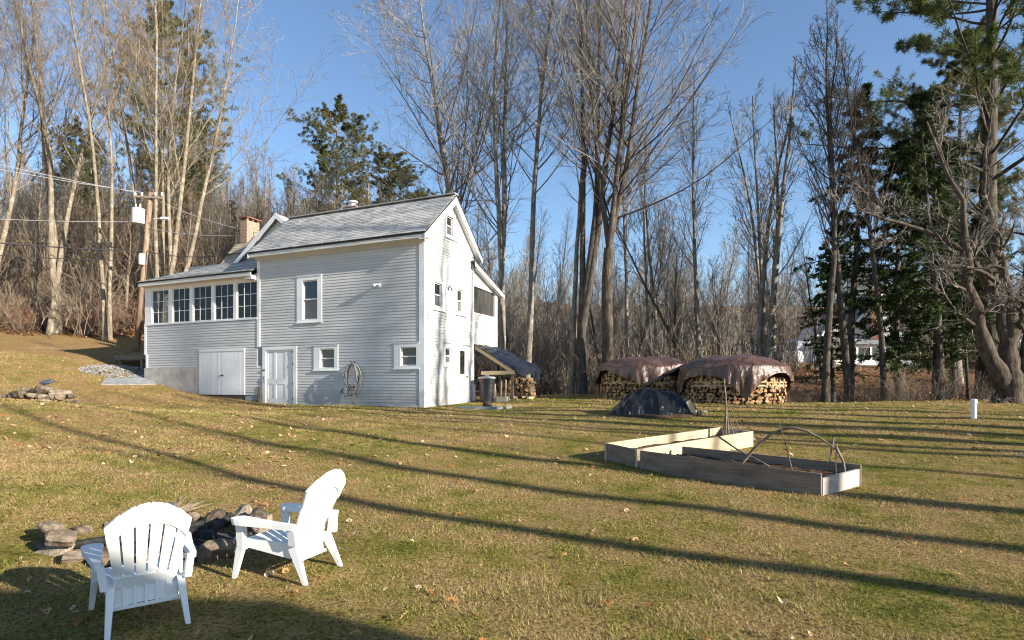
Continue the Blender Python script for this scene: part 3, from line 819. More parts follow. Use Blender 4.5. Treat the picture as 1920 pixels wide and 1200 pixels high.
shingle_field('shingle', (-11.75, 1.88, 6.87), (1, 0, 0), Vector((0, 1.18, 1.5)).normalized(), 2.4, 12, 1.91 / 12, lambda r: (0, 2.4), M['tan_shingle'], tr)

def chimney(x0, x1, y0, y1, z0, z1, name='chimney'):
    core = MB().box(x0 + .012, x1 - .012, y0 + .012, y1 - .012, z0, z1 - .20)
    ch = hb(core, name, M['mortar'])
    b = MB(); h = .067; k = 0; z = z0
    while z < z1 - .22:
        for (a0, a1, fix, ax, sgn) in ((x0, x1, y0, 0, -1), (y0, y1, x1, 1, 1), (x0, x1, y1, 0, 1), (y0, y1, x0, 1, -1)):
            n_ = max(1, round((a1 - a0) / .21)); wdt = (a1 - a0) / n_; sh = wdt / 2 if k % 2 else 0
            for i in range(n_ + (1 if k % 2 else 0)):
                p, q_ = max(a0, a0 + i * wdt - sh), min(a1, a0 + (i + 1) * wdt - sh)
                if q_ - p < .03: continue
                d = .006 + rng.uniform(0, .004)
                f0, f1 = sorted((fix - sgn * .02, fix + sgn * d))
                if ax == 0: b.box(p + .005, q_ - .005, f0, f1, z + .005, z + h - .005)
                else: b.box(f0, f1, p + .005, q_ - .005, z + .005, z + h - .005)
        z += h; k += 1
    tag(hb(b, 'brick', M['brick'], ch), kind='stuff')
    c_ = MB(); zt_ = z1 - .20
    for px in (x0, x1 - .1):
        for py in np.linspace(y0, y1 - .1, 3): hb(MB().box(px, px + .1, py, py + .1, zt_, z1 - .05), 'cap_support', M['brick'], ch)
    c_ = MB().box(x0 - .06, x1 + .06, y0 - .06, y1 + .06, z1 - .05, z1); hb(c_, 'cap', M['brick'], ch)
    return ch
chimney(-11.42, -11.02, 2.75, 3.45, 7.7, 9.20)
chimney(-5.2, -4.65, 2.3, 2.7, 7.8, 8.78)
fl = MB().lathe([(.10, 8.72), (.10, 8.98), (.19, 8.98), (.19, 9.03), (.02, 9.06)], 14, (-4.92, 2.5, 0)); hb(fl, 'flue_pipe', M['tank'])

# lean-to porch on the gable side, screened above a clapboarded wall
lz = lambda y: 6.40 - .335 * (y - 3.2)
w = MB()
w.prism([(-.12, 3.56, 3.2), (-.12, 5.68, 3.2), (-.12, 5.68, 4.42), (-.12, 3.56, 4.42)], (.12, 0, 0))
w.prism([(-.12, 3.56, 5.46), (-.12, 5.68, 5.42), (-.12, 5.68, lz(5.68) - .08), (-.12, 3.56, lz(3.56) - .08)], (.12, 0, 0))
w.box(-3.5, -.121, 5.56, 5.68, 3.2, 5.4); w.box(-3.5, -.121, 3.56, 5.55, 3.2, 3.3); w.box(-3.5, -3.4, 3.56, 5.55, 3.31, 5.8)
w.box(-.13, .012, 5.52, 5.70, 3.2, 5.44)
hb(w, 'lean_to_wall', M['trim'])
clapboards(mapB, lambda z: (3.57, 5.60), 3.24, 4.36, [])
c = MB(); c.box(.001, .036, 5.60, 5.70, 3.2, 5.44); hb(c, 'corner_board', M['trim'])
c = MB(); c.box(.001, .05, 3.56, 5.60, 4.36, 4.42); hb(c, 'porch_sill', M['trim'])
c = MB(); c.box(-.07, -.06, 3.56, 5.52, 4.42, 5.46); hb(c, 'insect_screen', M['screen'])
rf = MB().prism([(.24, 3.3, lz(3.3)), (.24, 6.0, lz(6.0)), (-3.6, 6.0, lz(6.0)), (-3.6, 3.3, lz(3.3))], (0, 0, -.06)); lr = hb(rf, 'lean_to_roof', M['roof_edge'])
rb = MB().prism([(.21, 3.3, lz(3.3) - .03), (.21, 6.0, lz(6.0) - .03), (.21, 6.0, lz(6.0) - .2), (.21, 3.3, lz(3.3) - .22)], (.028, 0, 0)); hb(rb, 'rake_board', M['trim'])
sf = MB().prism([(.02, 3.56, lz(3.56) - .17), (.208, 3.56, lz(3.56) - .17), (.208, 5.98, lz(5.98) - .17), (.02, 5.98, lz(5.98) - .17)], (0, 0, .03)); hb(sf, 'soffit', M['trim'])
# twin floodlights on the two sunny walls
for mp, u, z in ((mapA, -1.75, 5.07), (mapB, 1.70, 5.16)):
    f = MB(); f.tube([mp(u, .02, z), mp(u, .07, z)], .055, 10)
    for s in (-1, 1):
        f.tube([mp(u + s * .03, .07, z), mp(u + s * .09, .13, z - .02)], [.02, .03], 8); f.tube([mp(u + s * .08, .12, z - .02), mp(u + s * .14, .22, z - .07)], [.035, .062], 10)
    hb(f, 'floodlight', M['ceramic'])
# downspout stub by the back door
dsp = MB().beam(mapB(3.50, .08, 1.0), mapB(3.50, .08, 1.62), .07, .09, up=(1, 0, 0)); hb(dsp, 'downspout', M['tank'])

# garden hose hung in a coil
hs = thing('garden_hose', 'grey garden hose hung in a loose coil on the grey clapboard wall', 'hose', (*hw(-2.8, -.12), 2.35), HA)
mb = MB()
for k in range(9):
    a0 = rng.uniform(.19, .29); hh = rng.uniform(.40, .58); dy = -.02 - .016 * k + rng.normal(0, .012); ph = rng.normal(0, .03)
    pts = []
    for i in range(29):
        a = 2 * math.pi * i / 28
        pts.append((a0 * math.sin(a) * (1 + .2 * math.sin(a / 2)) + ph, dy + .02 * math.sin(2 * a + k), -hh + hh * math.cos(a) - (.02 if k % 2 else 0)))
    mb.tube(pts, .0155, 6)
mb.tube([(-.02, -.05, -1.02), (.12, -.06, -1.18), (.0, -.03, -1.40), (-.22, .02, -1.55)], .015, 6)
mb.tube([(-.05, -.08, -1.05), (-.28, -.10, -1.15), (-.42, -.07, -1.02), (-.46, -.06, -.96)], .015, 6)
mb.build('hose_coil', M['hose'], hs, smooth=True)
MB().beam((0, .10, .06), (0, -.12, .0), .025, .025).beam((0, -.12, .0), (0, -.15, .10), .022, .022).build('hook', M['iron'], hs)
MB().tube([(-.46, -.06, -.98), (-.40, -.09, -.88)], [.02, .012], 8).beam((-.47, -.06, -.95), (-.52, -.07, -1.03), .02, .03).build('nozzle', M['iron'], hs)

# ------------------------------------------------------------------ woodshed lean-to under a dark sheet
GL = lambda lx, ly: tz(*hw(lx, ly))
sh = thing('woodshed', 'timber lean-to wood shelter roofed with a dark blue plastic sheet beside the white gable wall', 'wood shelter', (*hw(.9, 4.6), GL(.9, 4.6)), HA)
SO = (-.9, -4.6, -GL(.9, 4.6))
def sb(mb, name, mat, smooth=False): return mb.build(name, mat, sh, SO, smooth)
for y in (3.62, 4.3, 5.0, 5.7):
    sb(MB().beam((.04, y, 3.08), (1.72, y, 2.06), .045, .13), 'rafter', M['lumber'])
sb(MB().beam((.35, 3.58, 2.06), (1.75, 3.58, 2.08), .045, .14), 'cross_beam', M['lumber'])
for x, y, h in ((1.62, 3.66, 2.0), (1.62, 5.66, 2.05), (.1, 5.66, 2.9), (1.1, 3.68, 2.0), (.72, 5.66, 2.5)):
    sb(MB().beam((x, y, GL(x, y) - .05), (x, y, h), .09, .09, up=(1, 0, 0)), 'post', M['old_wood'])
# drooping sheet
nu, nv = 34, 26
V_, F_ = [], []
for j in range(nv + 1):
    v = j / nv; y = 3.50 + 2.45 * v
    drop = 0.08 + .50 * max(0, (v - .18) / .82) ** .8 + .10 * math.sin(9 * v)
    for i in range(nu + 1):
        s = i / nu * (2.05 + drop)
        if s < 1.98:
            x = .0 + s * .86; z = 3.20 - s * .50
        else:
            e = s - 1.98; x = .0 + 1.98 * .86 + .16 * min(1, e / .3) - .10 * max(0, e - .3) + .05 * math.sin(17 * v + 3) * e; z = 3.20 - 1.98 * .50 - e
        wv = .03 * math.sin(x * 5 + y * 3.1) + .022 * math.sin(y * 11 + x * 2) + .012 * math.sin(x * 19 - y * 6)
        z += wv * (.5 + .5 * min(1, i / 6)) + (.28 * v * max(0, (i / nu)) if s < 1.98 else .28 * v * 1.0)
        V_.append((x, y, z))
F_ = [(j * (nu + 1) + i, j * (nu + 1) + i + 1, (j + 1) * (nu + 1) + i + 1, (j + 1) * (nu + 1) + i) for j in range(nv) for i in range(nu)]
sheet = thing('plastic_sheet', 'dark blue black plastic sheet sagging over the lean-to wood shelter', 'tarp', (*hw(.9, 4.6), 2.8), HA)
MB().add(V_, F_).build('sheet', M['blue_black_tarp'], sheet, (-.9, -4.6, -2.8), True)
# split logs stacked on a pallet under the sheet
ws = thing('log_stack', 'short stack of bright split logs under the dark sheet of the shelter', 'firewood', (*hw(1.62, 4.62), GL(1.62, 4.62)), HA)
def wedge_mesh(name, seed, ln=.40, rad=.085):
    r_ = np.random.default_rng(seed)
    kind = seed % 3
    n = 7
    if kind == 0: a = np.sort(r_.uniform(0, 2 * np.pi, n)); pr = np.c_[np.cos(a), np.sin(a)] * rad * r_.uniform(.8, 1, n)[:, None]
    elif kind == 1: a = np.linspace(-.7, .7, 5); pr = np.vstack([np.c_[np.cos(a), np.sin(a)] * rad * 1.5 - [rad * .8, 0], [[-rad * .8, 0]]])
    else: a = np.linspace(-.1, 1.7, 5); pr = np.vstack([np.c_[np.cos(a), np.sin(a)] * rad * 1.45 - rad * .6, [[-rad * .6, -rad * .6]]])
    k = len(pr)
    V = [(-ln / 2 + r_.normal(0, .006), p[0], p[1]) for p in pr] + [(ln / 2 + r_.normal(0, .006), p[0] * r_.uniform(.92, 1), p[1] * r_.uniform(.92, 1)) for p in pr]
    mb = MB().add(V, [tuple(range(k - 1, -1, -1)), tuple(range(k, 2 * k))], 0)
    mb.add(V, [(i, (i + 1) % k, k + (i + 1) % k, k + i) for i in range(k)], 1)
    o = mb.build(name, [M['log_end'], M['log_bark'] if kind != 2 else M['log_end']])
    me = o.data; bpy.data.objects.remove(o)
    return me
LOGS = [wedge_mesh('log', s) for s in range(9)]
for x in np.arange(.86, 2.06, .125):
    zz = .22
    while zz < .80:
        o = link('log', LOGS[rng.integers(9)], ws); o.location = (x - 1.45 + rng.normal(0, .02), -.30 + rng.normal(0, .05), zz); o.rotation_euler = (rng.uniform(0, 6.3), rng.normal(0, .06), -math.pi / 2 + rng.normal(0, .1)); zz += .105
for x in (.95, 1.4, 1.9):
    MB().box(x - 1.45 - .04, x - 1.45 + .04, -.5, .5, .0, .10).build('pallet_bearer', M['lumber'], ws)
for i in range(5): MB().box(-.58, .58, -.5 + i * .22, -.40 + i * .22, .10, .125).build('pallet_slat', M['old_wood'], ws)
# concrete blocks with upright sticks
for k, (x, y, w_) in enumerate(((1.30, 3.45, .42), (.92, 3.55, .36))):
    b = MB(); d = .20
    z0 = GL(x, y); 
    b.box(-w_ / 2, w_ / 2, -d / 2, -d / 2 + .035, -.03, .19); b.box(-w_ / 2, w_ / 2, d / 2 - .035, d / 2, -.03, .19)
    for q in (-w_ / 2, -.02, w_ / 2 - .035): b.box(q, q + .035, -d / 2 + .035, d / 2 - .035, -.03, .19)
    o = tag(b.build('concrete_block', M['cinder'], None, loc=(*hw(x, y), z0)), ['tan hollow concrete block at the foot of the shelter post', 'smaller tan concrete block beside the black bin'][k], 'concrete block', 'concrete blocks under the wood shelter'); o.rotation_euler.z = HA + .1 * k
pf = thing('pallet', 'grey timber pallet frame leaning upright behind the black bin', 'pallet', (*hw(.75, 4.05), GL(.75, 4.05)), HA)
for x in (-.45, -.1, .2, .55): MB().beam((x, 0, 0), (x + .02, .08, 1.05 + .1 * math.sin(x * 9)), .09, .05, up=(1, 0, 0)).build('upright', M['old_wood'], pf)
for z in (.25, .6, .97): MB().beam((-.5, -.035, z), (.62, -.03, z + .02), .02, .09).build('slat', M['old_wood'], pf)
for k, (x, h) in enumerate(((1.22, .62), (1.40, .66), (.95, .5))):
    MB().beam((x - .75, -.55, .15), (x - .74, -.52, h + .15), .05, .04, up=(1, 0, 0)).build('stake', M['lumber'], pf)

can = thing('trash_can', 'large black plastic trash can with pale lid beside the back door', 'trash can', (*hw(.66, 3.42), GL(.66, 3.42) - .01), HA)
MB().lathe([(.235, 0), (.245, .02), (.265, .35), (.275, .36), (.285, .70), (.30, .71), (.31, .88), (.325, .89), (.325, .92), (.30, .93)], 28).build('can', M['plastic_black'], can, smooth=False)
MB().lathe([(.335, .90), (.34, .925), (.30, .965), (.12, .985), (.02, .99)], 28).build('lid', M['lid_grey'], can, smooth=True)
MB().beam((-.06, 0, 1.02), (.06, 0, 1.02), .03, .02).beam((-.06, 0, .98), (-.06, 0, 1.02), .02, .02).beam((.06, 0, .98), (.06, 0, 1.02), .02, .02).build('lid_handle', M['lid_grey'], can)
a = -2.0; MB().box(-.05, .05, -.004, .004, -.022, .022).build('badge', M['red_tag'], can, loc=(.318 * math.cos(a), .318 * math.sin(a), .82)).rotation_euler.z = a + math.pi / 2
for s in (0, math.pi): MB().box(-.06, .06, .315, .36, .76, .80).build('handle', M['plastic_black'], can).rotation_euler.z = s

# flat stone slab step with a lump of wood on it
sb_ = tag(MB().prism([(-.75, -.28, 0), (-.1, -.36, 0), (.62, -.30, 0), (.78, .05, 0), (.5, .34, 0), (-.3, .32, 0), (-.8, .1, 0)], (0, 0, .12)).build('stone_slab', M['slab_grey'], None, loc=(*hw(1.75, .75), GL(1.75, .75) - .05)), 'flat grey stone slab set in the grass before the gable end', 'stone slab'); sb_.rotation_euler.z = HA + .15
ck = thing('wood_chunk', 'small split chunk of wood lying on the grey stone slab', 'wood', (*hw(1.95, .85), GL(1.75, .75) + .12), .4)
for k in range(3):
    o = link('log', LOGS[k * 2 + 1], ck); o.location = (.05 * k - .05, .11 * k - .1, .02 + .03 * (k == 1)); o.rotation_euler = (k, .1, .5 * k); o.scale = (.8, .8, .8)
cb = MB().box(-.10, .10, -.07, .07, -.02, .10).box(-.05, .06, -.05, .05, .10, .13); o = tag(cb.build('brick_block', M['cinder'], None, loc=(*hw(2.65, .95), GL(2.65, .95))), 'single tan block in the grass at the end of the stone slab', 'block'); o.rotation_euler.z = .3

# ------------------------------------------------------------------ stones
def stone_mesh(seed, flat=.6, sub=2):
    import bmesh
    r_ = np.random.default_rng(seed)
    bm = bmesh.new(); bmesh.ops.create_icosphere(bm, subdivisions=sub, radius=1)
    dirs = r_.normal(size=(9, 3)); dirs /= np.linalg.norm(dirs, axis=1)[:, None]; lim = r_.uniform(.38, .82, 9)
    ph = r_.uniform(0, 6, 6)
    for v in bm.verts:
        p = np.array(v.co)
        for d, l in zip(dirs, lim):
            e = p @ d
            if e > l: p = p - d * (e - l) * .92
        p *= 1 + .05 * math.sin(5 * p[0] + ph[0]) + .05 * math.sin(6 * p[1] + ph[1]) + .04 * math.sin(7 * p[2] + ph[2])
        v.co = (p[0], p[1] * .8, p[2] * flat)
    me = bpy.data.meshes.new('stone'); bm.to_mesh(me); bm.free()
    me.materials.append(M['stone'])
    return me
STONES = [stone_mesh(s, f) for s, f in ((1, .55), (2, .75), (3, .45), (4, .6), (5, .35), (6, .7))]
def put_stone(parent, x, y, z, s, rz=None, k=None, tilt=.15, mat=None):
    o = link('stone', STONES[rng.integers(6) if k is None else k], parent)
    o.location = (x, y, z); o.scale = (s * rng.uniform(.85, 1.15), s * rng.uniform(.85, 1.15), s * rng.uniform(.85, 1.15))
    o.rotation_euler = (rng.normal(0, tilt), rng.normal(0, tilt), rng.uniform(0, 6.3) if rz is None else rz)
    if mat:
        o.material_slots[0].link = 'OBJECT'; o.material_slots[0].material = M[mat]
    return o

# fire pit: rough ring of stacked fieldstone with charred wood in the middle
PX, PY = -3.42, 5.72
pit = thing('fire_pit', 'low ring of rough fieldstones holding burnt wood between the two white chairs', 'fire pit', (PX, PY, tz(PX, PY)))
ring = [(-.92, -.18, .10, .24), (-1.02, -.08, .26, .19), (-.74, -.42, .08, .22), (-.62, -.48, .25, .18), (-.86, -.30, .30, .17), (-.42, -.60, .08, .22), (-.10, -.66, .07, .20), (-.95, .18, .10, .22), (-.78, .40, .10, .22),
        (.22, -.58, .09, .17), (.42, -.52, .08, .20), (.34, -.50, .22, .13), (.70, -.34, .07, .19), (.86, -.08, .10, .18), (.90, .20, .13, .20), (.74, .46, .18, .22), (.50, .62, .20, .24), (.22, .70, .11, .22), (-.15, .72, .13, .24), (-.5, .62, .12, .25), (-.35, .74, .26, .2), (.83, .32, .30, .16)]
for x, y, z, s in ring: put_stone(pit, x, y, z * .78, s * .88)
MB().lathe([(.74, -.03), (.66, .012), (.4, .03), (.05, .03)], 20).build('ash_bed', M['ash'], pit)
for k in range(9):
    a = rng.uniform(0, 3.14); x, y = rng.uniform(-.35, .5), rng.uniform(-.3, .35); L_ = rng.uniform(.25, .42)
    MB().tube([(x - L_ * math.cos(a), y - L_ * math.sin(a), .10 + .03 * (k % 4)), (x + L_ * .1, y, .13 + .04 * (k % 3)), (x + L_ * math.cos(a), y + L_ * math.sin(a), .10 + .05 * (k % 3))], [.035, .042, .03], 7).build('charred_log', M['charred'], pit)
for k in range(11):
    x = rng.uniform(-.05, .22); a = 1.0 + rng.normal(0, .22); L_ = rng.uniform(.3, .55)
    MB().tube([(x - .35, .10 + rng.normal(0, .06), .16), (x - .35 + L_ * .5 * math.cos(a), .2 + L_ * .5 * math.sin(a), .26), (x - .35 + L_ * math.cos(a), .2 + L_ * math.sin(a), .34 + rng.normal(0, .03))], [.009, .008, .005], 5).build('stick', M['stick'], pit)

# stone heap on the left slope, each stone a part
hp = thing('stone_heap', 'heap of tumbled fieldstones on the dry grass slope', 'stone heap', (-12.2, 15.0, tz(-12.2, 15.0)))
for x, y, z, s in ((-.55, -.1, .10, .20), (-.25, -.15, .12, .26), (.02, -.16, .11, .22), (.25, -.1, .08, .2), (.48, -.1, .07, .16), (-.75, .05, .08, .16), (-.15, .15, .24, .26), (.15, .12, .28, .24), (.42, .12, .20, .22), (.68, .02, .14, .22), (.86, .05, .10, .16), (-.95, .0, .05, .13), (-.4, .2, .26, .18), (.6, .2, .14, .2)):
    put_stone(hp, x, y, z - .02, s)
put_stone(hp, .12, .22, .44, .25, .2, 4, .12, 'slate')
def lone(x, y, s, k, label, mat=None):
    o = link('field_stone', STONES[k]); o.location = (x, y, tz(x, y) + s * .15); o.scale = (s, s, s * .8); o.rotation_euler.z = rng.uniform(0, 6)
    if mat: o.material_slots[0].link = 'OBJECT'; o.material_slots[0].material = M[mat]
    return tag(o, label, 'stone', 'loose stones by the heap')
lone(-11.15, 15.0, .19, 2, 'round pale fieldstone lying apart at the right of the heap')
lone(-11.55, 14.5, .18, 4, 'flat pale slab of stone in the grass below the heap')
lone(-13.35, 15.1, .17, 1, 'small grey stone at the edge of the lawn left of the heap')
# gravel and concrete apron below the porch corner
gm = MB(); 
gpos = []
for k in range(1500):
    a = rng.uniform(0, 6.28); r_ = math.sqrt(rng.uniform(0, 1))
    x = -17.2 + 1.5 * r_ * math.cos(a); y = 25.7 + 1.3 * r_ * math.sin(a); s = rng.uniform(.018, .04)
    z = tz(x, y) + .01 + .12 * (1 - r_ * r_)
    d = rng.normal(0, .25, (6, 3)) * s
    gm.add([(x + s + d[0, 0], y, z), (x - s, y + d[1, 1], z), (x, y + s + d[2, 1], z), (x + d[3, 0], y - s, z), (x, y + d[4, 1], z + s * .7), (x, y, z - s)], [(0, 2, 4), (2, 1, 4), (1, 3, 4), (3, 0, 4), (2, 0, 5), (1, 2, 5), (3, 1, 5), (0, 3, 5)])
tag(gm.build('gravel', M['gravel']), kind='stuff')
for k, (x, y, a, b, lb) in enumerate(((-15.9, 24.3, .95, .6, 'broad pale concrete slab sunk in the slope by the porch corner'), (-15.75, 25.4, .6, .5, 'smaller pale concrete step against the porch foundation'))):
    e = .3; gxs = (tz(x + e, y) - tz(x - e, y)) / (2 * e); gys = (tz(x, y + e) - tz(x, y - e)) / (2 * e)
    o = tag(MB().prism([(-a, -b, -.12), (a, -b * .9, -.12), (a * .95, b, -.12), (-a * .8, b * .8, -.12)], (0, 0, .16)).build('concrete_slab', M['slab_grey'], None, loc=(x, y, tz(x, y) + .03 * k)), lb, 'concrete slab')
    o.rotation_euler = Vector((-gxs, -gys, 1)).to_track_quat('Z', 'Y').to_euler(); 
dk = thing('deck', 'low dark timber deck in shade behind the porch end', 'deck', (*hw(-15.6, 2.2), 3.0), HA)
for i in range(14): MB().box(-1.75 + i * .25, -1.52 + i * .25, -1.3, 1.4, .0, .04).build('plank', M['old_wood'], dk)
MB().box(-1.75, 1.75, -1.30, -1.26, -.24, -.01).build('fascia_board', M['old_wood'], dk)
for x in (-1.5, 0, 1.5): MB().box(x - .06, x + .06, -1.2, -1.08, -1.5, -.01).build('post', M['old_wood'], dk)

# ------------------------------------------------------------------ raised garden beds
def bed(name, label, cor, hts, mats, soil_d=.10):
    """cor: 4 ground corners; a board (height, material) on each side i -> i+1; None leaves the side open"""
    c = np.array(cor); zs = [tz(*p) for p in c]; o0 = c.mean(0); z0 = min(zs)
    th = thing(name, label, 'garden bed', (o0[0], o0[1], z0))
    cen = c.mean(0)
    top = []
    for i in range(4):
        if hts[i] is None: continue
        a, b = c[i], c[(i + 1) % 4]
        d = (b - a) / np.linalg.norm(b - a); n = np.array([-d[1], d[0]])
        if n @ (cen - a) < 0: n = -n
        ext = .040 if i % 2 == 0 else -.001
        a2, b2 = a - d * (0 if i % 2 == 0 else ext), b + d * 0
        if i % 2: a2, b2 = a + d * .042, b - d * .042
        z_a, z_b = zs[i] - .04, zs[(i + 1) % 4] - .04
        P = [(*(a2), z_a), (*(b2), z_b), (*(b2 + n * .04), z_b), (*(a2 + n * .04), z_a)]
        Q = [(x, y, z + hts[i] + .04) for x, y, z in P]
        L_ = np.linalg.norm(b2 - a2); ang = math.atan2(d[1], d[0])
        # build in the board's own axes so that the grain runs along it
        ca, sa = math.cos(-ang), math.sin(-ang)
        loc = lambda p: ((p[0] - a2[0]) * ca - (p[1] - a2[1]) * sa, (p[0] - a2[0]) * sa + (p[1] - a2[1]) * ca, p[2] - z_a)
        bo = MB().hexa([loc(p) for p in P + Q]).build('board', M[mats[i]], th)
        bo.location = (a2[0] - o0[0], a2[1] - o0[1], z_a - z0); bo.rotation_euler.z = ang
    n_ = 16; V_ = []
    for j in range(n_ + 1):
        for i in range(n_ + 1):
            u, v = .015 + .97 * i / n_, .03 + .94 * j / n_
            p = (c[0] * (1 - u) + c[1] * u) * (1 - v) + (c[3] * (1 - u) + c[2] * u) * v
            V_.append((p[0] - o0[0], p[1] - o0[1], np.interp(u, [0, 1], [zs[0] * (1 - v) + zs[3] * v, zs[1] * (1 - v) + zs[2] * v]) - z0 + .28 - soil_d + rng.normal(0, .012)))
    MB().add(V_, [(j * (n_ + 1) + i, j * (n_ + 1) + i + 1, (j + 1) * (n_ + 1) + i + 1, (j + 1) * (n_ + 1) + i) for j in range(n_) for i in range(n_)]).build('soil', M['soil'], th)
    return th
B0 = np.array([2.03, 9.30]); B1 = np.array([3.95, 7.50]); d1 = (B1 - B0) / np.linalg.norm(B1 - B0); n1 = np.array([-d1[1], d1[0]])
bed1 = bed('raised_bed', 'long weathered plank garden bed, nearer one, with bent branch hoops', [B0, B1, B1 + np.array([.79, .46]), B0 + n1 * .86 + d1 * .30], [.286, .225, .286, None], ['grey_board', 'end_board', 'grey_board', None], .12)
A0 = np.array([2.00, 9.38]); A3 = np.array([1.58, 10.02]); da = np.array([.835, .55])
bed2 = bed('raised_bed', 'fresh pale pine garden bed behind the weathered one', [A0, A0 + da * 3.05, A3 + da * 3.1, A3], [.286, .286, .286, .286], ['pine_board', 'pine_board', 'pine_board', 'grey_board'], .14)
def sticks(name, label, pts_list, radii):
    p0 = np.array(pts_list[0][0]); th = thing(name, label, 'branch', tuple(p0))
    for pts, r_ in zip(pts_list, radii):
        P = np.array(pts, float); tt = np.linspace(0, 1, len(P)); tf = np.linspace(0, 1, max(8, len(P) * 3))
        Q = np.stack([np.interp(tf, tt, P[:, i]) for i in range(3)], 1)
        Q[1:-1] = .25 * Q[:-2] + .5 * Q[1:-1] + .25 * Q[2:]
        Q[1:-1] = .25 * Q[:-2] + .5 * Q[1:-1] + .25 * Q[2:]; Q[1:-1] += rng.normal(0, r_ * .14, Q[1:-1].shape)
        MB().tube(Q - p0, np.linspace(r_, r_ * .55, len(Q)), 7).build('stick', M['stick'], th, smooth=True)
    return th
sticks('bent_branch', 'thick branch bent into a hoop over the nearer garden bed', [[(3.34, 8.62, .40), (3.52, 8.55, .66), (3.72, 8.45, .90), (3.92, 8.33, 1.00), (4.10, 8.22, .98), (4.27, 8.10, .86), (4.42, 8.0, .72)],
    [(4.42, 8.0, .75), (4.49, 7.94, .55), (4.47, 7.86, .34)], [(4.40, 8.03, .88), (4.35, 8.02, .60), (4.33, 8.02, .38)], [(4.43, 8.0, .80), (4.40, 7.98, .55), (4.38, 7.92, .34)]], [.024, .020, .014, .008])
sticks('crossed_branch', 'thin branch slanting across the hoop into the nearer bed', [[(3.28, 9.3, .78), (3.44, 9.0, .62), (3.78, 8.55, .40)]], [.017])
sticks('upright_twig', 'thin bare twig standing up through the hoop', [[(3.98, 8.32, .36), (3.90, 8.33, .72), (3.80, 8.36, 1.08)]], [.009])
sticks('pole_bundle', 'bundle of upright sticks standing at the far end of the pale bed', [[(4.10, 11.3, .45), (4.13, 11.3, 1.1), (4.09, 11.3, 1.72)], [(4.18, 11.25, .45), (4.15, 11.3, .95), (4.12, 11.32, 1.5)], [(4.30, 11.2, .45), (4.17, 11.3, 1.0)], [(4.04, 11.3, .45), (4.10, 11.32, .9), (4.12, 11.3, 1.2)]], [.022, .018, .013, .013])
sticks('leaning_twig', 'thin twigs leaning beside the stick bundle', [[(4.46, 11.2, .45), (4.34, 11.3, .85), (4.22, 11.35, 1.2)], [(4.37, 11.2, .45), (4.24, 11.3, .9)]], [.011, .009])

# white vent pipe at the lawn's far right
vp = thing('vent_pipe', 'short white capped pipe standing in the lawn by the old maple', 'pipe', (10.43, 13.25, tz(10.43, 13.25)))
MB().lathe([(.057, -.05), (.057, .38)], 20).build('pipe', M['pvc'], vp, smooth=False)
MB().lathe([(.066, .36), (.066, .43), (.06, .445), (.02, .45)], 20).build('cap', M['pvc'], vp)

# ------------------------------------------------------------------ round woodpiles under brown tarps
def cloth_round(name, label, x, y, z0, rad, hgt, half, rot, mat, seed):
    r_ = np.random.default_rng(seed)
    th = thing(name, label, 'tarp', (x, y, z0 + hgt))
    n = 84; V_ = []
    for j in range(n + 1):
        for i in range(n + 1):
            u = -half + 2 * half * i / n; v = -half + 2 * half * j / n
            ro = math.hypot(u, v); an = math.atan2(v, u)
            R_ = rad * (1.04 + .035 * noise3((math.cos(an) * 1.6 + seed, math.sin(an) * 1.6, 0)))
            lump = .10 * noise3((u * .9 + seed, v * .9, 0)) + .05 * noise3((u * 2.3, v * 2.3 + seed, 3)) + .03 * (1 - abs(noise3((u * 1.7 + 9, v * 4.1, seed)))) + .02 * noise3((u * 6, v * 6, seed))
            slack = 1 + .30 * noise3((math.cos(an) * 2.2, math.sin(an) * 2.2, seed + 4))
            if ro < R_:
                rr = ro; z = .34 * (1 - (ro / R_) ** 2.2) + lump
            else:
                e = (ro - R_); fold = .16 * noise3((an * 5.5, e * .8, seed)) + .09 * noise3((an * 12, e * 1.2, seed + 2))
                rr = R_ + .05 + .07 * min(1, e * 3) + fold * min(1, e * 1.8); z = lump * max(0, 1 - e) - e * slack
            a = an + rot
            V_.append((rr * math.cos(a), rr * math.sin(a), z))
    F_ = [(j * (n + 1) + i, j * (n + 1) + i + 1, (j + 1) * (n + 1) + i + 1, (j + 1) * (n + 1) + i) for j in range(n) for i in range(n)]
    MB().add(V_, F_).build('sheet', M[mat], th, smooth=True)
    return th
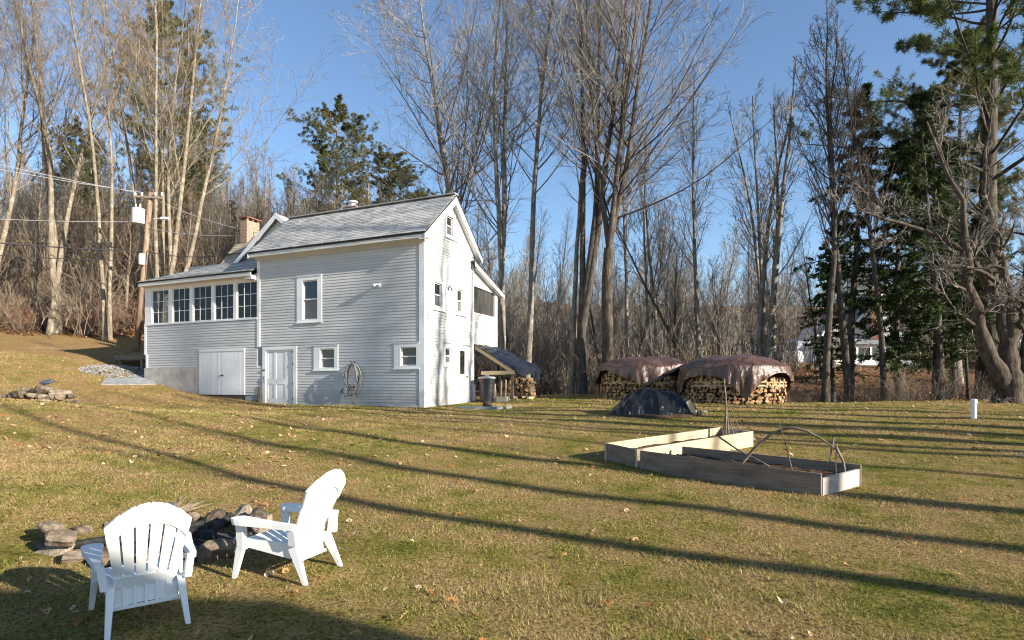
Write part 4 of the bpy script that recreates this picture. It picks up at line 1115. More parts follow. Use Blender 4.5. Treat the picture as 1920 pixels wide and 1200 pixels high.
def woodpile(label, x, y, rad, hgt, lname, half, rot, seed):
    z0 = tz(x, y)
    th = thing('wood_pile', label, 'wood pile', (x, y, z0), 0, 'round firewood piles')
    toward = math.atan2(-y, -x)
    cnt = 0
    rest = []
    z = .07
    row = 0
    while z < hgt:
        step = .145 / rad
        a0 = rng.uniform(0, step)
        rail = abs(z - hgt * .5) < .06
        for k in range(int(2 * math.pi / step)):
            a = a0 + k * step
            dd = (a - toward + math.pi) % (2 * math.pi) - math.pi
            if abs(dd) > 1.75: continue
            if cnt >= 290: continue
            o = link('log', LOGS[rng.integers(9)], th)
            rr = rad - .20 + rng.normal(0, .035)
            o.location = (rr * math.cos(a), rr * math.sin(a), z + rng.normal(0, .012))
            o.rotation_euler = (rng.uniform(0, 6.28), rng.normal(0, .05), a + rng.normal(0, .08)); sc = rng.uniform(.8, 1.15); o.scale = (1, sc, sc)
            cnt += 1
        if rail:
            for k in range(6):
                a = toward - 1.5 + .55 * k
                p = [(rad * 1.0 * math.cos(a + q), rad * 1.0 * math.sin(a + q), z + .05) for q in (0, .25, .5)]
                MB().tube(p, .035, 6).build('binding_stick', M['lumber'], th)
        z += .115; row += 1
    MB().lathe([(rad - .34, 0), (rad - .34, hgt), (.1, hgt + .35)], 28).build('inner_stack', M['log_bark'], th)
    cloth_round('tarpaulin', lname, x, y, z0, rad, hgt + .05, half, rot, 'brown_tarp', seed)
woodpile('round stack of split firewood, the larger nearer one under a brown tarp', 7.55, 20.0, 1.62, 1.18, 'brown tarp draped over the larger nearer woodpile', 1.95, R(36), 3)
woodpile('round stack of split firewood half hidden behind the black covered heap', 5.05, 22.2, 1.60, 1.16, 'brown tarp draped over the woodpile behind the black heap', 1.88, R(30), 8)
# black plastic over a low heap
hx, hy = 3.95, 16.2; hz = tz(hx, hy)
bt = thing('covered_heap', 'low heap covered with crumpled shiny black plastic in front of the woodpiles', 'covered heap', (hx, hy, hz))
V_ = []; n = 84; nr_ = 26
for j in range(nr_ + 1):
    for i in range(n):
        a = 2 * math.pi * i / n; r_ = j / nr_
        cx_, sx_ = math.cos(a), math.sin(a)
        cr = .22 * noise3((cx_ * 2.2, sx_ * 2.2, 1.5)) + .10 * noise3((cx_ * 6, sx_ * 6, 5))
        rx = 1.22 * (1 + cr * r_); ry = .85 * (1 + cr * r_)
        q_ = r_ * (1 + .25 * noise3((cx_ * 1.3 + 5, sx_ * 1.3, 2)))
        prof = .60 * max(0, 1 - q_ ** 2.1) + .10 * max(0, 1 - r_)
        z = prof + .16 * noise3((rx * r_ * cx_ * 2.0, ry * r_ * sx_ * 2.0, 7)) * (1 - r_ * .5) + .10 * (.5 - abs(noise3((rx * r_ * cx_ * 3.4, ry * r_ * sx_ * 3.4 + 3, 1)))) * min(1, r_ * 3) + .05 * noise3((rx * r_ * cx_ * 9, ry * r_ * sx_ * 9, 4))
        if j == nr_: z = -.02
        V_.append((rx * r_ * math.cos(a), ry * r_ * math.sin(a), max(z, .0) + .0))
F_ = [(j * n + i, j * n + (i + 1) % n, (j + 1) * n + (i + 1) % n, (j + 1) * n + i) for j in range(nr_) for i in range(n)]
MB().add(V_, F_).build('sheet', M['black_tarp'], bt, smooth=False)
MB().lathe([(1.40, -.05), (1.25, .012), (1.0, .03), (.2, .03)], 36).build('soil_rim', M['soil'], bt).scale = (1.0, .75, 1)
o = tag(MB().beam((-.09, 0, .38), (.10, 0, .0), .14, .035, up=(0, 1, 0)).build('plank_offcut', M['lumber'], None, loc=(hx + .82, hy - .58, hz)), 'short tan plank leaning on the black covered heap', 'plank'); o.rotation_euler.z = .2
o = tag(link('field_stone', STONES[1]), 'pale stone holding down the right edge of the black plastic', 'stone'); o.location = (hx + 1.18, hy - .45, hz + .06); o.scale = (.12, .11, .13)

# ------------------------------------------------------------------ plastic garden chairs
def adirondack(label, loc, rz):
    """local axes: +y is the way the chair faces"""
    ch = thing('garden_chair', label, 'chair', loc, rz, 'white plastic garden chairs by the fire pit')
    W = M['chair']
    prof = [(-.175, .30), (-.215, .42), (-.30, .60), (-.385, .78), (-.47, .97)]
    pl = np.array(prof); cum = np.r_[0, np.cumsum(np.linalg.norm(np.diff(pl, axis=0), axis=1))]; TL = cum[-1]
    def pt(s): return np.array([np.interp(s * TL, cum, pl[:, 0]), np.interp(s * TL, cum, pl[:, 1])])
    nb_ = 6; gap = .014
    wid = lambda s: .41 + .165 * min(1, s / .75) ** 1.0 if s < .75 else .575 - .05 * (s - .75) / .25
    topf = lambda x: 1.0 - .24 * abs(x / .31) ** 2.1
    def back_x(e, s): return e * wid(s)
    def strip(e0, e1, s0, s1f, thk, back=0.0, rows=7, g=gap):
        mb = MB(); V_ = []
        for j in range(rows + 1):
            for e, sg in ((e0, 1), (e1, -1)):
                s1 = s1f(e)
                s = s0 + (s1 - s0) * j / rows
                y, z = pt(s); bow = .030 * (1 - (2 * e) ** 2)
                yy = y - bow * min(1, s * 2)
                x = back_x(e, s) + sg * g / 2
                V_.append((x, yy - back, z)); V_.append((x, yy - back - thk, z - .004))
        fs = []
        for j in range(rows):
            b0 = j * 4; b1 = b0 + 4
            fs += [(b0, b0 + 2, b1 + 2, b1), (b0 + 3, b0 + 1, b1 + 1, b1 + 3), (b0 + 1, b0, b1, b1 + 1), (b0 + 2, b0 + 3, b1 + 3, b1 + 2)]
        fs += [(0, 1, 3, 2), (rows * 4, rows * 4 + 2, rows * 4 + 3, rows * 4 + 1)]
        return mb.add(V_, fs)
    br = thing('backrest', None, None); br.parent = ch
    E_ = np.linspace(-.5, .5, nb_ + 1)
    tf = lambda e: topf(e * .62)
    for i in range(nb_):
        strip(E_[i], E_[i + 1], .02, tf, .014, 0.0, 9).build('slat', W, br)
    def band(lo, hi, nm, back):
        mb = MB()
        Ef = np.linspace(-.495, .495, 19)
        V_ = []
        for e in Ef:
            for s in (lo(e), hi(e)):
                y, z = pt(s); bow = .030 * (1 - (2 * e) ** 2) * min(1, s * 2)
                V_.append((back_x(e, s), y - bow - back, z)); V_.append((back_x(e, s), y - bow - back - .012, z - .003))
        fs = []
        for k in range(len(Ef) - 1):
            a, b = k * 4, k * 4 + 4
            fs += [(a, b, b + 2, a + 2), (a + 1, a + 3, b + 3, b + 1), (a, a + 1, b + 1, b), (a + 2, b + 2, b + 3, a + 3)]
        fs += [(0, 2, 3, 1), (len(V_) - 4, len(V_) - 3, len(V_) - 1, len(V_) - 2)]
        mb.add(V_, fs).build(nm, W, br)
    band(lambda e: tf(e) - .24, lambda e: tf(e) - .01, 'top_band', .0142)
    band(lambda e: .0, lambda e: .13, 'lower_band', .0142)
    # seat: slats running front to back in a scooped curve, with a rolled front lip
    st_ = thing('seat', None, None); st_.parent = ch
    sp = [(.30, .30), (.285, .345), (.24, .365), (.12, .335), (-.02, .295), (-.12, .280), (-.185, .305)]
    xs = np.linspace(-.255, .255, 7)
    for i in range(6):
        V_ = []
        for (y, z) in sp:
            tap = 1 - .14 * (.30 - y) / .48
            for x in (xs[i] * tap + .006, xs[i + 1] * tap - .006):
                V_.append((x, y, z)); V_.append((x, y - .003, z - .014))
        fs = []
        for j in range(len(sp) - 1):
            a, b = j * 4, j * 4 + 4
            fs += [(a, b, b + 2, a + 2), (a + 1, a + 3, b + 3, b + 1), (a, a + 1, b + 1, b), (a + 2, b + 2, b + 3, a + 3)]
        fs += [(0, 2, 3, 1), (len(V_) - 4, len(V_) - 3, len(V_) - 1, len(V_) - 2)]
        MB().add(V_, fs).build('slat', W, st_)
    f = MB()
    for y, z in ((.20, .338), (.05, .298), (-.10, .264)): f.beam((-.25 * (1 - .14 * (.30 - y) / .48), y, z), (.25 * (1 - .14 * (.30 - y) / .48), y, z), .05, .016)
    f.build('cross_rib', W, st_)
    for s in (-1, 1):          # side rails and apron
        MB().hexa([(s * .215, -.20, .20), (s * .240, -.20, .20), (s * .275, .28, .275), (s * .255, .28, .275), (s * .215, -.20, .325), (s * .240, -.20, .325), (s * .275, .28, .36), (s * .255, .28, .36)]).build('side_rail', W, ch)
    ap = MB()
    exs = np.linspace(-.215, .215, 13)
    for k in range(12): 
        ap.hexa([(exs[k], -.215, .17 + .012 * math.cos(exs[k] * 7)), (exs[k + 1], -.215, .17 + .012 * math.cos(exs[k + 1] * 7)), (exs[k + 1], -.200, .17 + .012 * math.cos(exs[k + 1] * 7)), (exs[k], -.200, .17 + .012 * math.cos(exs[k] * 7)),
                 (exs[k], -.195, .315), (exs[k + 1], -.195, .315), (exs[k + 1], -.182, .315), (exs[k], -.182, .315)])
    ap.build('rear_apron', W, ch)
    rbm = MB()
    for x in np.linspace(-.145, .145, 5): rbm.beam((x, -.222, .165), (x, -.203, .31), .012, .018, up=(1, 0, 0))
    rbm.beam((-.235, -.225, .165), (.235, -.225, .165), .02, .022)
    rbm.build('apron_rib', W, ch)
    for s in (-1, 1):
        a = MB(); n_ = 9; out = []
        # paddle outline, from back to the rounded front
        oo = [(.335, -.30), (.350, -.10), (.372, .10), (.392, .24)] + [(.318 + .076 * math.cos(q), .30 + .076 * math.sin(q)) for q in np.linspace(0.0, math.pi, 9)] + [(.250, .22), (.268, .08), (.285, -.08), (.290, -.30)]
        cx = [(s * x, y, .505 + .02 * min(1, max(0, (y + .3) / .6)) ) for x, y in oo]
        if s < 0: cx = cx[::-1]
        a.prism(cx, (0, 0, .018))
        ins = [(s * (.318 + (x - .318) * .96), (y - .02) * .97 + .02, .470 + .02 * min(1, max(0, (y + .3) / .6))) for x, y in oo]
        if s < 0: ins = ins[::-1]
        k = len(ins)
        a.add(cx + ins, [(i, (i + 1) % k, k + (i + 1) % k, k + i) for i in range(k)])
        a.build('armrest', W, ch)
        # arm support and front leg: one tapering piece of angle section
        MB().hexa([(s * .268, .255, .26), (s * .325, .255, .26), (s * .325, .325, .26), (s * .268, .325, .26), (s * .272, .265, .505), (s * .330, .265, .505), (s * .330, .345, .505), (s * .272, .345, .505)]).build('arm_support', W, ch)
        l = MB()
        l.hexa([(s * .308, .340, 0), (s * .342, .340, 0), (s * .342, .372, 0), (s * .308, .372, 0), (s * .266, .245, .355), (s * .318, .235, .355), (s * .318, .330, .355), (s * .262, .330, .355)])
        l.build('leg', W, ch)
        l = MB()
        l.hexa([(s * .245, -.400, 0), (s * .280, -.400, 0), (s * .280, -.366, 0), (s * .245, -.366, 0), (s * .206, -.265, .335), (s * .258, -.265, .335), (s * .258, -.165, .335), (s * .206, -.165, .335)])
        l.build('leg', W, ch)
        MB().hexa([(s * .25, -.31, .33), (s * .30, -.31, .33), (s * .30, -.23, .33), (s * .25, -.23, .33), (s * .275, -.30, .508), (s * .325, -.30, .508), (s * .325, -.23, .508), (s * .275, -.23, .508)]).build('arm_bracket', W, ch)
    return ch
# the way a chair faces: atan2 of (-x, y)
c1 = (-2.60, 4.13); c2 = (-1.90, 5.03)
adirondack('white plastic garden chair with its back turned, half in shade left of the fire pit', (*c1, tz(*c1) - .005), math.atan2(.62, .785)).scale = (.87, .87, .90)
adirondack('white plastic garden chair seen side on in full sun, right of the fire pit', (*c2, tz(*c2) - .005), math.atan2(.94, .33)).scale = (.90, .90, .93)

# ------------------------------------------------------------------ utility pole and wires
pb = (-19.23, 30.0); pz0 = tz(*pb)
up_ = thing('utility_pole', 'leaning wooden utility pole with a grey transformer behind the porch', 'utility pole', (*pb, pz0))
TOP = Vector((.77, 0, 11.45 - pz0)); ax = lambda t: TOP * t
MB().tube([(0, 0, -.3), ax(.5), ax(1)], [.15, .13, .11], 12).build('pole', M['pole'], up_, smooth=True)
MB().lathe([(.26, 0), (.29, .02), (.29, .68), (.30, .70), (.30, .76), (.10, .84)], 18).build('transformer', M['tank'], up_, loc=ax(.86) + Vector((-.48, -.1, -.5)))
for dx in (-.12, .1): MB().lathe([(.04, 0), (.05, .05), (.03, .08), (.05, .12), (.025, .22)], 8, (dx, 0, .80)).build('bushing', M['ceramic'], up_, loc=ax(.86) + Vector((-.48, -.1, -.5)))
MB().beam(ax(.965) + Vector((-.75, -.15, .05)), ax(.965) + Vector((.75, -.15, -.05)), .08, .10).build('crossarm', M['old_wood'], up_)
for dx in (-.68, -.34, .34, .68): MB().lathe([(.03, 0), (.06, .04), (.035, .08), (.06, .12), (.03, .18)], 8, tuple(ax(.965) + Vector((dx, -.15, .06)))).build('insulator', M['ceramic'], up_)
MB().tube([ax(.80), ax(.80) + Vector((.45, -.3, .18)), ax(.80) + Vector((.95, -.4, .20))], .022, 6).build('lamp_arm', M['tank'], up_)
MB().hexa([(-.2, -.10, -.05), (.2, -.10, -.05), (.2, .10, -.05), (-.2, .10, -.05), (-.16, -.07, .07), (.14, -.07, .07), (.14, .07, .07), (-.16, .07, .07)]).build('lamp_head', M['ceramic'], up_, loc=ax(.80) + Vector((1.1, -.4, .17)))
MB().lathe([(.13, 0), (.14, .03), (.14, .5), (.1, .55)], 12).build('meter_can', M['tank'], up_, loc=ax(.55) + Vector((.05, -.28, -.1)))
def wire(label, a, b, sag, mat='wire', r=.016):
    a, b = Vector(a), Vector(b)
    pts = [tuple((b - a) * t - Vector((0, 0, sag * 4 * t * (1 - t)))) for t in np.linspace(0, 1, 15)]
    o = MB().tube(pts, r, 5).build('power_line', M[mat], None, loc=a)
    tag(o, label, 'power line', 'power lines from the utility pole')
P0 = Vector((*pb, pz0))
wire('topmost pale power line reaching the pole from the left', P0 + ax(.965) + Vector((-.68, -.15, .24)), (-34, 24, 14.2), .35)
wire('second pale power line just below the topmost one', P0 + ax(.965) + Vector((-.34, -.15, .24)), (-34, 24.8, 13.6), .35)
wire('middle pale power line ending at the grey transformer', P0 + ax(.84) + Vector((-.5, 0, -.2)), (-34, 26, 9.9), .3)
wire('thick black cable crossing the pole below the transformer', P0 + ax(.63), (-34, 25, 9.2), .35, 'wire_black', .032)
wire('thin black cable, lowest of the lines left of the pole', P0 + ax(.57), (-34, 25, 8.3), .3, 'wire_black', .022)
wire('service line running from the pole top down to the rear roof', P0 + ax(.95) + Vector((.4, 0, 0)), (*hw(-9.4, 3.0), 8.2), .25)
wire('lower service line from the pole to the porch roof', P0 + ax(.63), (*hw(-10.5, 2.1), 7.4), .25, 'wire_black', .02)
wire('slanting pale line from the pole towards the farmhouse chimney', P0 + ax(.78), (*hw(-10.8, 3.6), 8.6), .25)

# ------------------------------------------------------------------ white neighbour house among the trees, far right
nh = thing('white_house', 'white house with a windowed porch and brick chimney behind the dark hemlocks', 'house', (27, 46, 2.6))
N = lambda mb, nm, mt, p=None: mb.build(nm, M[mt], p or nh, (-27, -46, -2.6))
N(MB().box(24.2, 31.6, 46.6, 54, 1.5, 5.6), 'wall', 'trim')
N(MB().box(22.4, 24.1, 46.2, 52, 1.5, 5.1), 'side_wall', 'blue_grey_wall')
N(MB().prism([(26.4, 46.58, 5.61), (31.9, 46.58, 5.61), (29.2, 46.58, 8.6)], (0, 7, 0)), 'gable', 'trim')
N(MB().prism([(26.0, 46.2, 5.35), (29.2, 46.2, 8.85), (29.2, 54.2, 8.85), (26.0, 54.2, 5.35)], (0, 0, .16)).prism([(29.201, 46.2, 8.85), (32.4, 46.2, 5.35), (32.4, 54.2, 5.35), (29.201, 54.2, 8.85)], (0, 0, .16)), 'roof', 'slab_grey')
N(MB().prism([(26.0, 46.15, 5.2), (29.2, 46.15, 8.7), (29.2, 46.15, 8.95), (26.0, 46.15, 5.45)], (0, .05, 0)).prism([(29.201, 46.15, 8.7), (32.4, 46.15, 5.2), (32.4, 46.15, 5.45), (29.201, 46.15, 8.95)], (0, .05, 0)), 'rake_board', 'trim')
N(MB().prism([(24.6, 46.55, 5.9), (25.6, 46.55, 6.7), (26.4, 46.55, 6.0), (26.4, 46.55, 5.0), (24.6, 46.55, 5.0)], (0, 4, 0)), 'wing', 'trim')
N(MB().prism([(24.1, 44.7, 4.72), (31.0, 44.7, 4.72), (31.0, 46.5, 5.25), (24.1, 46.5, 5.25)], (0, 0, .12)), 'porch_roof', 'slab_grey')
N(MB().box(24.3, 30.8, 45.0, 46.5, 1.5, 3.5), 'porch_base', 'trim')
N(MB().box(24.3, 30.8, 45.0, 46.5, 4.5, 4.75), 'porch_header', 'trim')
N(MB().box(24.4, 30.7, 46.3, 46.4, 3.5, 4.5), 'porch_inner_wall', 'dark')
for i in range(7):
    x = 24.3 + i * 1.06
    N(MB().box(x, x + .14, 45.0, 45.14, 3.5, 4.5), 'porch_post', 'trim')
    if i < 6: N(MB().box(x + .14, x + 1.06, 45.06, 45.08, 3.5, 4.5), 'window', 'pane_dark')
for x in (30.3, 27.6): N(MB().box(x, x + .8, 46.52, 46.56, 6.0, 7.0), 'window', 'pane_dark')
chn = MB().box(27.9, 28.7, 45.6, 46.19, 1.5, 9.2); cn = N(chn, 'chimney', 'mortar')
bm_ = MB()
for k in range(100):
    z = 1.6 + k * .076; sft = .1 if k % 2 else 0
    for i in range(5):
        p, q = max(27.9, 27.9 + i * .2 - sft), min(28.7, 28.1 + i * .2 - sft)
        if q - p > .03: bm_.box(p + .006, q - .006, 45.58, 45.61, z, z + .064)
tag(N(bm_, 'brick', 'brick', cn), kind='stuff')
lp = tag(MB().lathe([(.3, 0), (.45, .12), (.5, .4), (.45, .85), (.2, .98)], 14).build('gas_tank', M['ceramic'], None, loc=(22.1, 45.6, tz(22.1, 45.6) - .05)), 'white rounded tank outside the blue-grey wall of the neighbour house', 'tank')
sd = thing('white_shed', 'pale outbuilding glimpsed behind the old maple trunk', 'shed', (38.2, 44, tz(38.2, 44)))
MB().box(-2, 2.5, -1.5, 1.5, -1, 2.3).build('wall', M['trim'], sd)
MB().prism([(-2.3, -1.8, 2.2), (2.8, -1.8, 2.2), (2.8, 0, 3.2), (-2.3, 0, 3.2)], (0, 0, .1)).prism([(-2.3, 0.001, 3.2), (2.8, 0.001, 3.2), (2.8, 1.8, 2.2), (-2.3, 1.8, 2.2)], (0, 0, .1)).build('roof', M['slab_grey'], sd)

# unseen house behind the viewer, its gable shaped to shade the near lawn corner
S2 = np.array([0.854, -0.52]); N2 = np.array([0.52, 0.854])
nb0 = S2 * 10.0 + N2 * 2.87
bz = tz(*nb0)
bh = thing('unseen_house', 'unseen gabled house standing off to the right, shading the near lawn', 'building', (nb0[0], nb0[1], bz), math.atan2(-.52, .854))
TE = math.tan(R(SUN_EL))
he = 13.3 * TE - bz; rise = (15.4 * TE - bz - he) / .95
MB().box(0, 6, -7, 0, -.5, he).prism([(0, 0, he), (0, -3.5, he + 3.5 * rise * .85), (0, -7, he)], (6, 0, 0)).build('wall', M['siding'], bh)
MB().prism([(-.2, .0, he - .02), (6.2, .0, he - .02), (6.2, -3.5, he + 3.5 * rise * .85), (-.2, -3.5, he + 3.5 * rise * .85)], (0, 0, .12)).prism([(-.2, -7.1, he - .02), (6.2, -7.1, he - .02), (6.2, -3.501, he + 3.5 * rise * .85), (-.2, -3.501, he + 3.5 * rise * .85)], (0, 0, .12)).build('roof', M['shingle'], bh)

# ------------------------------------------------------------------ trees
UP = np.array([0, 0, 1.0])
def unit(v): return v / (np.linalg.norm(v, axis=-1, keepdims=True) + 1e-9)
def path_grow(p0, d0, L, K, wob, trop, r0, r1, upv=UP):
    """batch of polylines from p0 along d0; trop bends them towards upv"""
    N = len(p0); P = np.empty((N, K, 3)); P[:, 0] = p0; d = unit(d0); step = (L / (K - 1))[:, None]
    for k in range(1, K):
        d = unit(d + rng.normal(0, wob, (N, 3)) + upv * trop)
        P[:, k] = P[:, k - 1] + d * step
    t = np.linspace(0, 1, K)[None]
    Rr = r0[:, None] * (1 - t) + r1[:, None] * t
    return P, Rr
def spawn(P, Rr, m, t0, t1, ang, asd, len_f, K, wob, trop, rf=.6, tip=.35, azi=None, power=1.0, shape=None, rmin=.004, flat=None):
    N, KK, _ = P.shape
    t = t0 + (t1 - t0) * (np.arange(m)[None] + rng.uniform(0, 1, (N, m))) / m
    t = np.clip(t, 0, .995) ** power
    f = t * (KK - 1); i = np.minimum(f.astype(int), KK - 2); w = (f - i)[..., None]
    n = np.arange(N)[:, None]
    p = P[n, i] * (1 - w) + P[n, i + 1] * w
    tg = unit(P[n, i + 1] - P[n, i]); r = Rr[n, i] * (1 - w[..., 0]) + Rr[n, i + 1] * w[..., 0]
    plen = np.linalg.norm(np.diff(P, axis=1), axis=2).sum(1)[:, None]
    L = plen * len_f * rng.uniform(.6, 1.25, (N, m))
    L *= (1 - .62 * t) if shape is None else shape(t)
    ran = rng.normal(size=(N, m, 3))
    if flat is not None: ran[..., 2] *= flat
    per = unit(np.cross(tg, ran)) if flat is None else unit(ran - tg * (ran * tg).sum(-1, keepdims=True))
    a = R(ang) + rng.normal(0, R(asd), (N, m))
    d = tg * np.cos(a)[..., None] + per * np.sin(a)[..., None]
    r0 = np.maximum(r * rf * rng.uniform(.7, 1.0, (N, m)), rmin)
    rs = lambda x: x.reshape(-1, *x.shape[2:])
    return path_grow(rs(p), rs(d), rs(L), K, wob, trop, rs(r0), np.maximum(rs(r0) * tip, rmin * .7))

_ts = [100]
def reseed():
    global rng
    _ts[0] += 1; rng = np.random.default_rng(_ts[0])
def bare_tree(h, r, stems=1, fork=.0, spread=20, lean=(0, 0), first=.38, limbs=20, limb_len=.42, limb_ang=38, b2=8, b3=6, b4=3, wob=.05, stem_dirs=None, sf=.60, twig=.0065, trop=.10, curve=None):
    """returns (trunk parts, crown parts)"""
    reseed()
    tr, cr = [], []
    if stems == 1 or fork > 0:
        d0 = np.array([[lean[0], lean[1], 1.0]])
        hh = h if stems == 1 else h * fork
        P, Rr = path_grow(np.zeros((1, 3)) - [0, 0, .25], d0, np.array([hh]), 16, wob * .6, .02, np.array([r]), np.array([max(.02, r * .10) if stems == 1 else r * .82]))
        if curve is not None:
            tt = np.linspace(0, 1, 16); P[0, :, 0] += np.interp(tt, curve[0], curve[1])
        Rr[:, 0] *= 1.5; Rr[:, 1] *= 1.10
        tr.append(tube_arrays(P, Rr, 10))
        if stems > 1:
            base = np.repeat(P[:, -1], stems, 0); rr = r * .82
        else: S0 = (P, Rr)
    else:
        base = np.zeros((stems, 3)); base[:, :2] = rng.normal(0, r * .8, (stems, 2)); base[:, 2] = -.25; rr = r
    if stems > 1:
        if stem_dirs is None:
            az = np.arange(stems) * 2 * np.pi / stems + rng.uniform(0, 1)
            sd = np.stack([np.cos(az) * np.tan(R(spread)), np.sin(az) * np.tan(R(spread)), np.ones(stems)], 1) * rng.uniform(.85, 1.15, (stems, 1)); sd[:, 2] = 1
        else: sd = np.array(stem_dirs, float)
        sd[:, 0] += lean[0]; sd[:, 1] += lean[1]
        Ls = h * (1 - fork) * rng.uniform(.86, 1.0, stems)
        P, Rr = path_grow(base, sd, Ls, 15, wob * .6, .035, np.full(stems, rr * (sf if fork else 1)) * rng.uniform(.75, 1.05, stems), np.full(stems, .022))
        if not fork: Rr[:, 0] *= 1.35
        tr.append(tube_arrays(P, Rr, 9))
        S0 = (P, Rr)
        first = first if not fork else max(.05, (first - fork) / (1 - fork))
    shp = lambda t: np.clip(1.12 - .75 * ((t - first) / (1 - first)), .25, 1.2)
    P1, R1 = spawn(*S0, limbs, first, .98, limb_ang, 8, limb_len * (1 - first * .4), 9, wob * 1.1, trop, rf=.40, tip=.14, shape=shp, rmin=.012)
    tr.append(tube_arrays(P1, R1, 6))
    P2, R2 = spawn(P1, R1, b2, .10, .97, 36, 9, .50, 6, wob * 1.5, trop * .7, rf=.6, tip=.25, rmin=.008)
    cr.append(tube_arrays(P2, R2, 3))
    P2b, R2b = spawn(*S0, limbs // 2, max(.3, first), .99, 45, 10, .10, 6, wob * 1.5, trop, rf=.25, tip=.3, rmin=.008)
    cr.append(tube_arrays(P2b, R2b, 3))
    P2 = np.concatenate([P2, P2b]); R2 = np.concatenate([R2, R2b])
    P3, R3 = spawn(P2, R2, b3, .12, .98, 38, 10, .50, 3, wob * 2, trop * .6, rf=.7, tip=.4, rmin=twig)
    cr.append(ribbon_arrays(P3, R3))
    if b4:
        P4, R4 = spawn(P3, R3, b4, .15, 1.0, 36, 10, .62, 2, wob * 2, trop * .5, rf=.8, tip=.5, rmin=twig * .85)
        cr.append(ribbon_arrays(P4, R4))
    return tr, cr
def mk_tree(kind, label, tr, cr, bmat, tmat, loc, rotz=0, group=None, sc=1, cat='tree'):
    t = thing(kind, label, cat, loc, rotz, group); t.scale = (sc, sc, sc)
    if tr: link('trunk', np_mesh('trunk', [(V, F, 0) for V, F in tr], [M[bmat]]), t)
    link('crown', np_mesh('crown', [(V, F, 0) for V, F in cr], [M[tmat]], False), t)
    return t
def at(x, y): return (x, y, tz(x, y))

# -- trees one can tell apart
def hero(label, x, y, bmat, tmat, rotz=0, **kw):
    tr, cr = bare_tree(**kw)
    return mk_tree('bare_tree', label, tr, cr, bmat, tmat, at(x, y), rotz, 'tall bare hardwoods')
# left, on the slope behind the porch
hero('twin stemmed pale maple on the slope, tallest left of the utility pole', -26.0, 33.5, 'bark_pale', 'twig_pale', h=25, r=.21, stems=3, spread=4.5, limbs=15, limb_len=.38, limb_ang=36, first=.40, b2=9, b3=7, b4=3)
hero('slim pale tree with twin stems and no low limbs, left of the leaning pole', -22.2, 32.0, 'bark_pale', 'twig_pale', h=24, r=.15, stems=2, spread=2.2, limbs=24, limb_len=.26, limb_ang=32, first=.42, b2=7, b3=6, b4=3)
hero('broad pale clump of many stems rising right behind the utility pole', -19.8, 33.6, 'bark_pale', 'twig_pale', h=25, r=.175, stems=6, spread=10, limbs=13, limb_len=.42, limb_ang=34, first=.32, b2=9, b3=7, b4=3)
hero('pale bare tree at the far left edge of the woods', -29.6, 33.0, 'bark_pale', 'twig_pale', h=23, r=.17, stems=2, spread=5, limbs=22, limb_len=.40, first=.33, b2=11, b3=8, b4=3)
# behind the house
hero('leaning maple behind the roof ridge, its wide crown spreading to the left', -2.75, 33.0, 'bark_grey', 'twig_grey', h=25, r=.28, lean=(-.10, 0), limbs=44, limb_len=.46, limb_ang=50, first=.26, b2=11, b3=8, b4=3, trop=.05)
hero('grey maple with paired trunks just past the white gable wall', -.55, 29.3, 'bark_grey', 'twig_grey', h=25, r=.24, stems=2, spread=3, stem_dirs=[(-.03, .02, 1), (.0, -.02, 1)], limbs=20, limb_len=.42, limb_ang=38, first=.34, b2=9, b3=7, b4=3)
hero('straight grey trunk standing second to the right of the farmhouse', .75, 29.5, 'bark_grey', 'twig_grey', h=25.5, r=.19, limbs=30, limb_len=.30, limb_ang=42, first=.40, b2=9, b3=7, b4=3)
hero('thin straight dark trunk touching the forked maple on its left side', 2.75, 27.6, 'bark_grey', 'twig_grey', h=22, r=.14, limbs=30, limb_len=.24, first=.45, b2=9, b3=7, b4=3)
hero('dark maple forking low into three upright stems at the lawn edge', 3.2, 27.0, 'bark_dark', 'twig_grey', h=23, r=.30, sf=.78, stems=3, fork=.13, stem_dirs=[(-.02, .03, 1), (.10, .02, 1), (.19, -.04, 1)], limbs=13, limb_len=.40, limb_ang=38, first=.40, b2=9, b3=7, b4=3)
hero('large maple with a vase shaped crown fanning out above a dark trunk', 4.25, 26.2, 'bark_old', 'twig_grey', h=23, r=.27, stems=4, fork=.30, stem_dirs=[(-.10, .05, 1), (.02, -.08, 1), (.10, .07, 1), (.20, -.05, 1)], limbs=20, limb_len=.46, limb_ang=46, first=.32, b2=9, b3=7, b4=3, trop=.05)
hero('dead slender tree leaning hard to the left behind the larger woodpile', 9.6, 29.0, 'bark_dark', 'twig_dark', h=10, r=.12, lean=(-.50, 0), limbs=10, limb_len=.3, first=.5, b2=5, b3=4, b4=2, trop=.02)
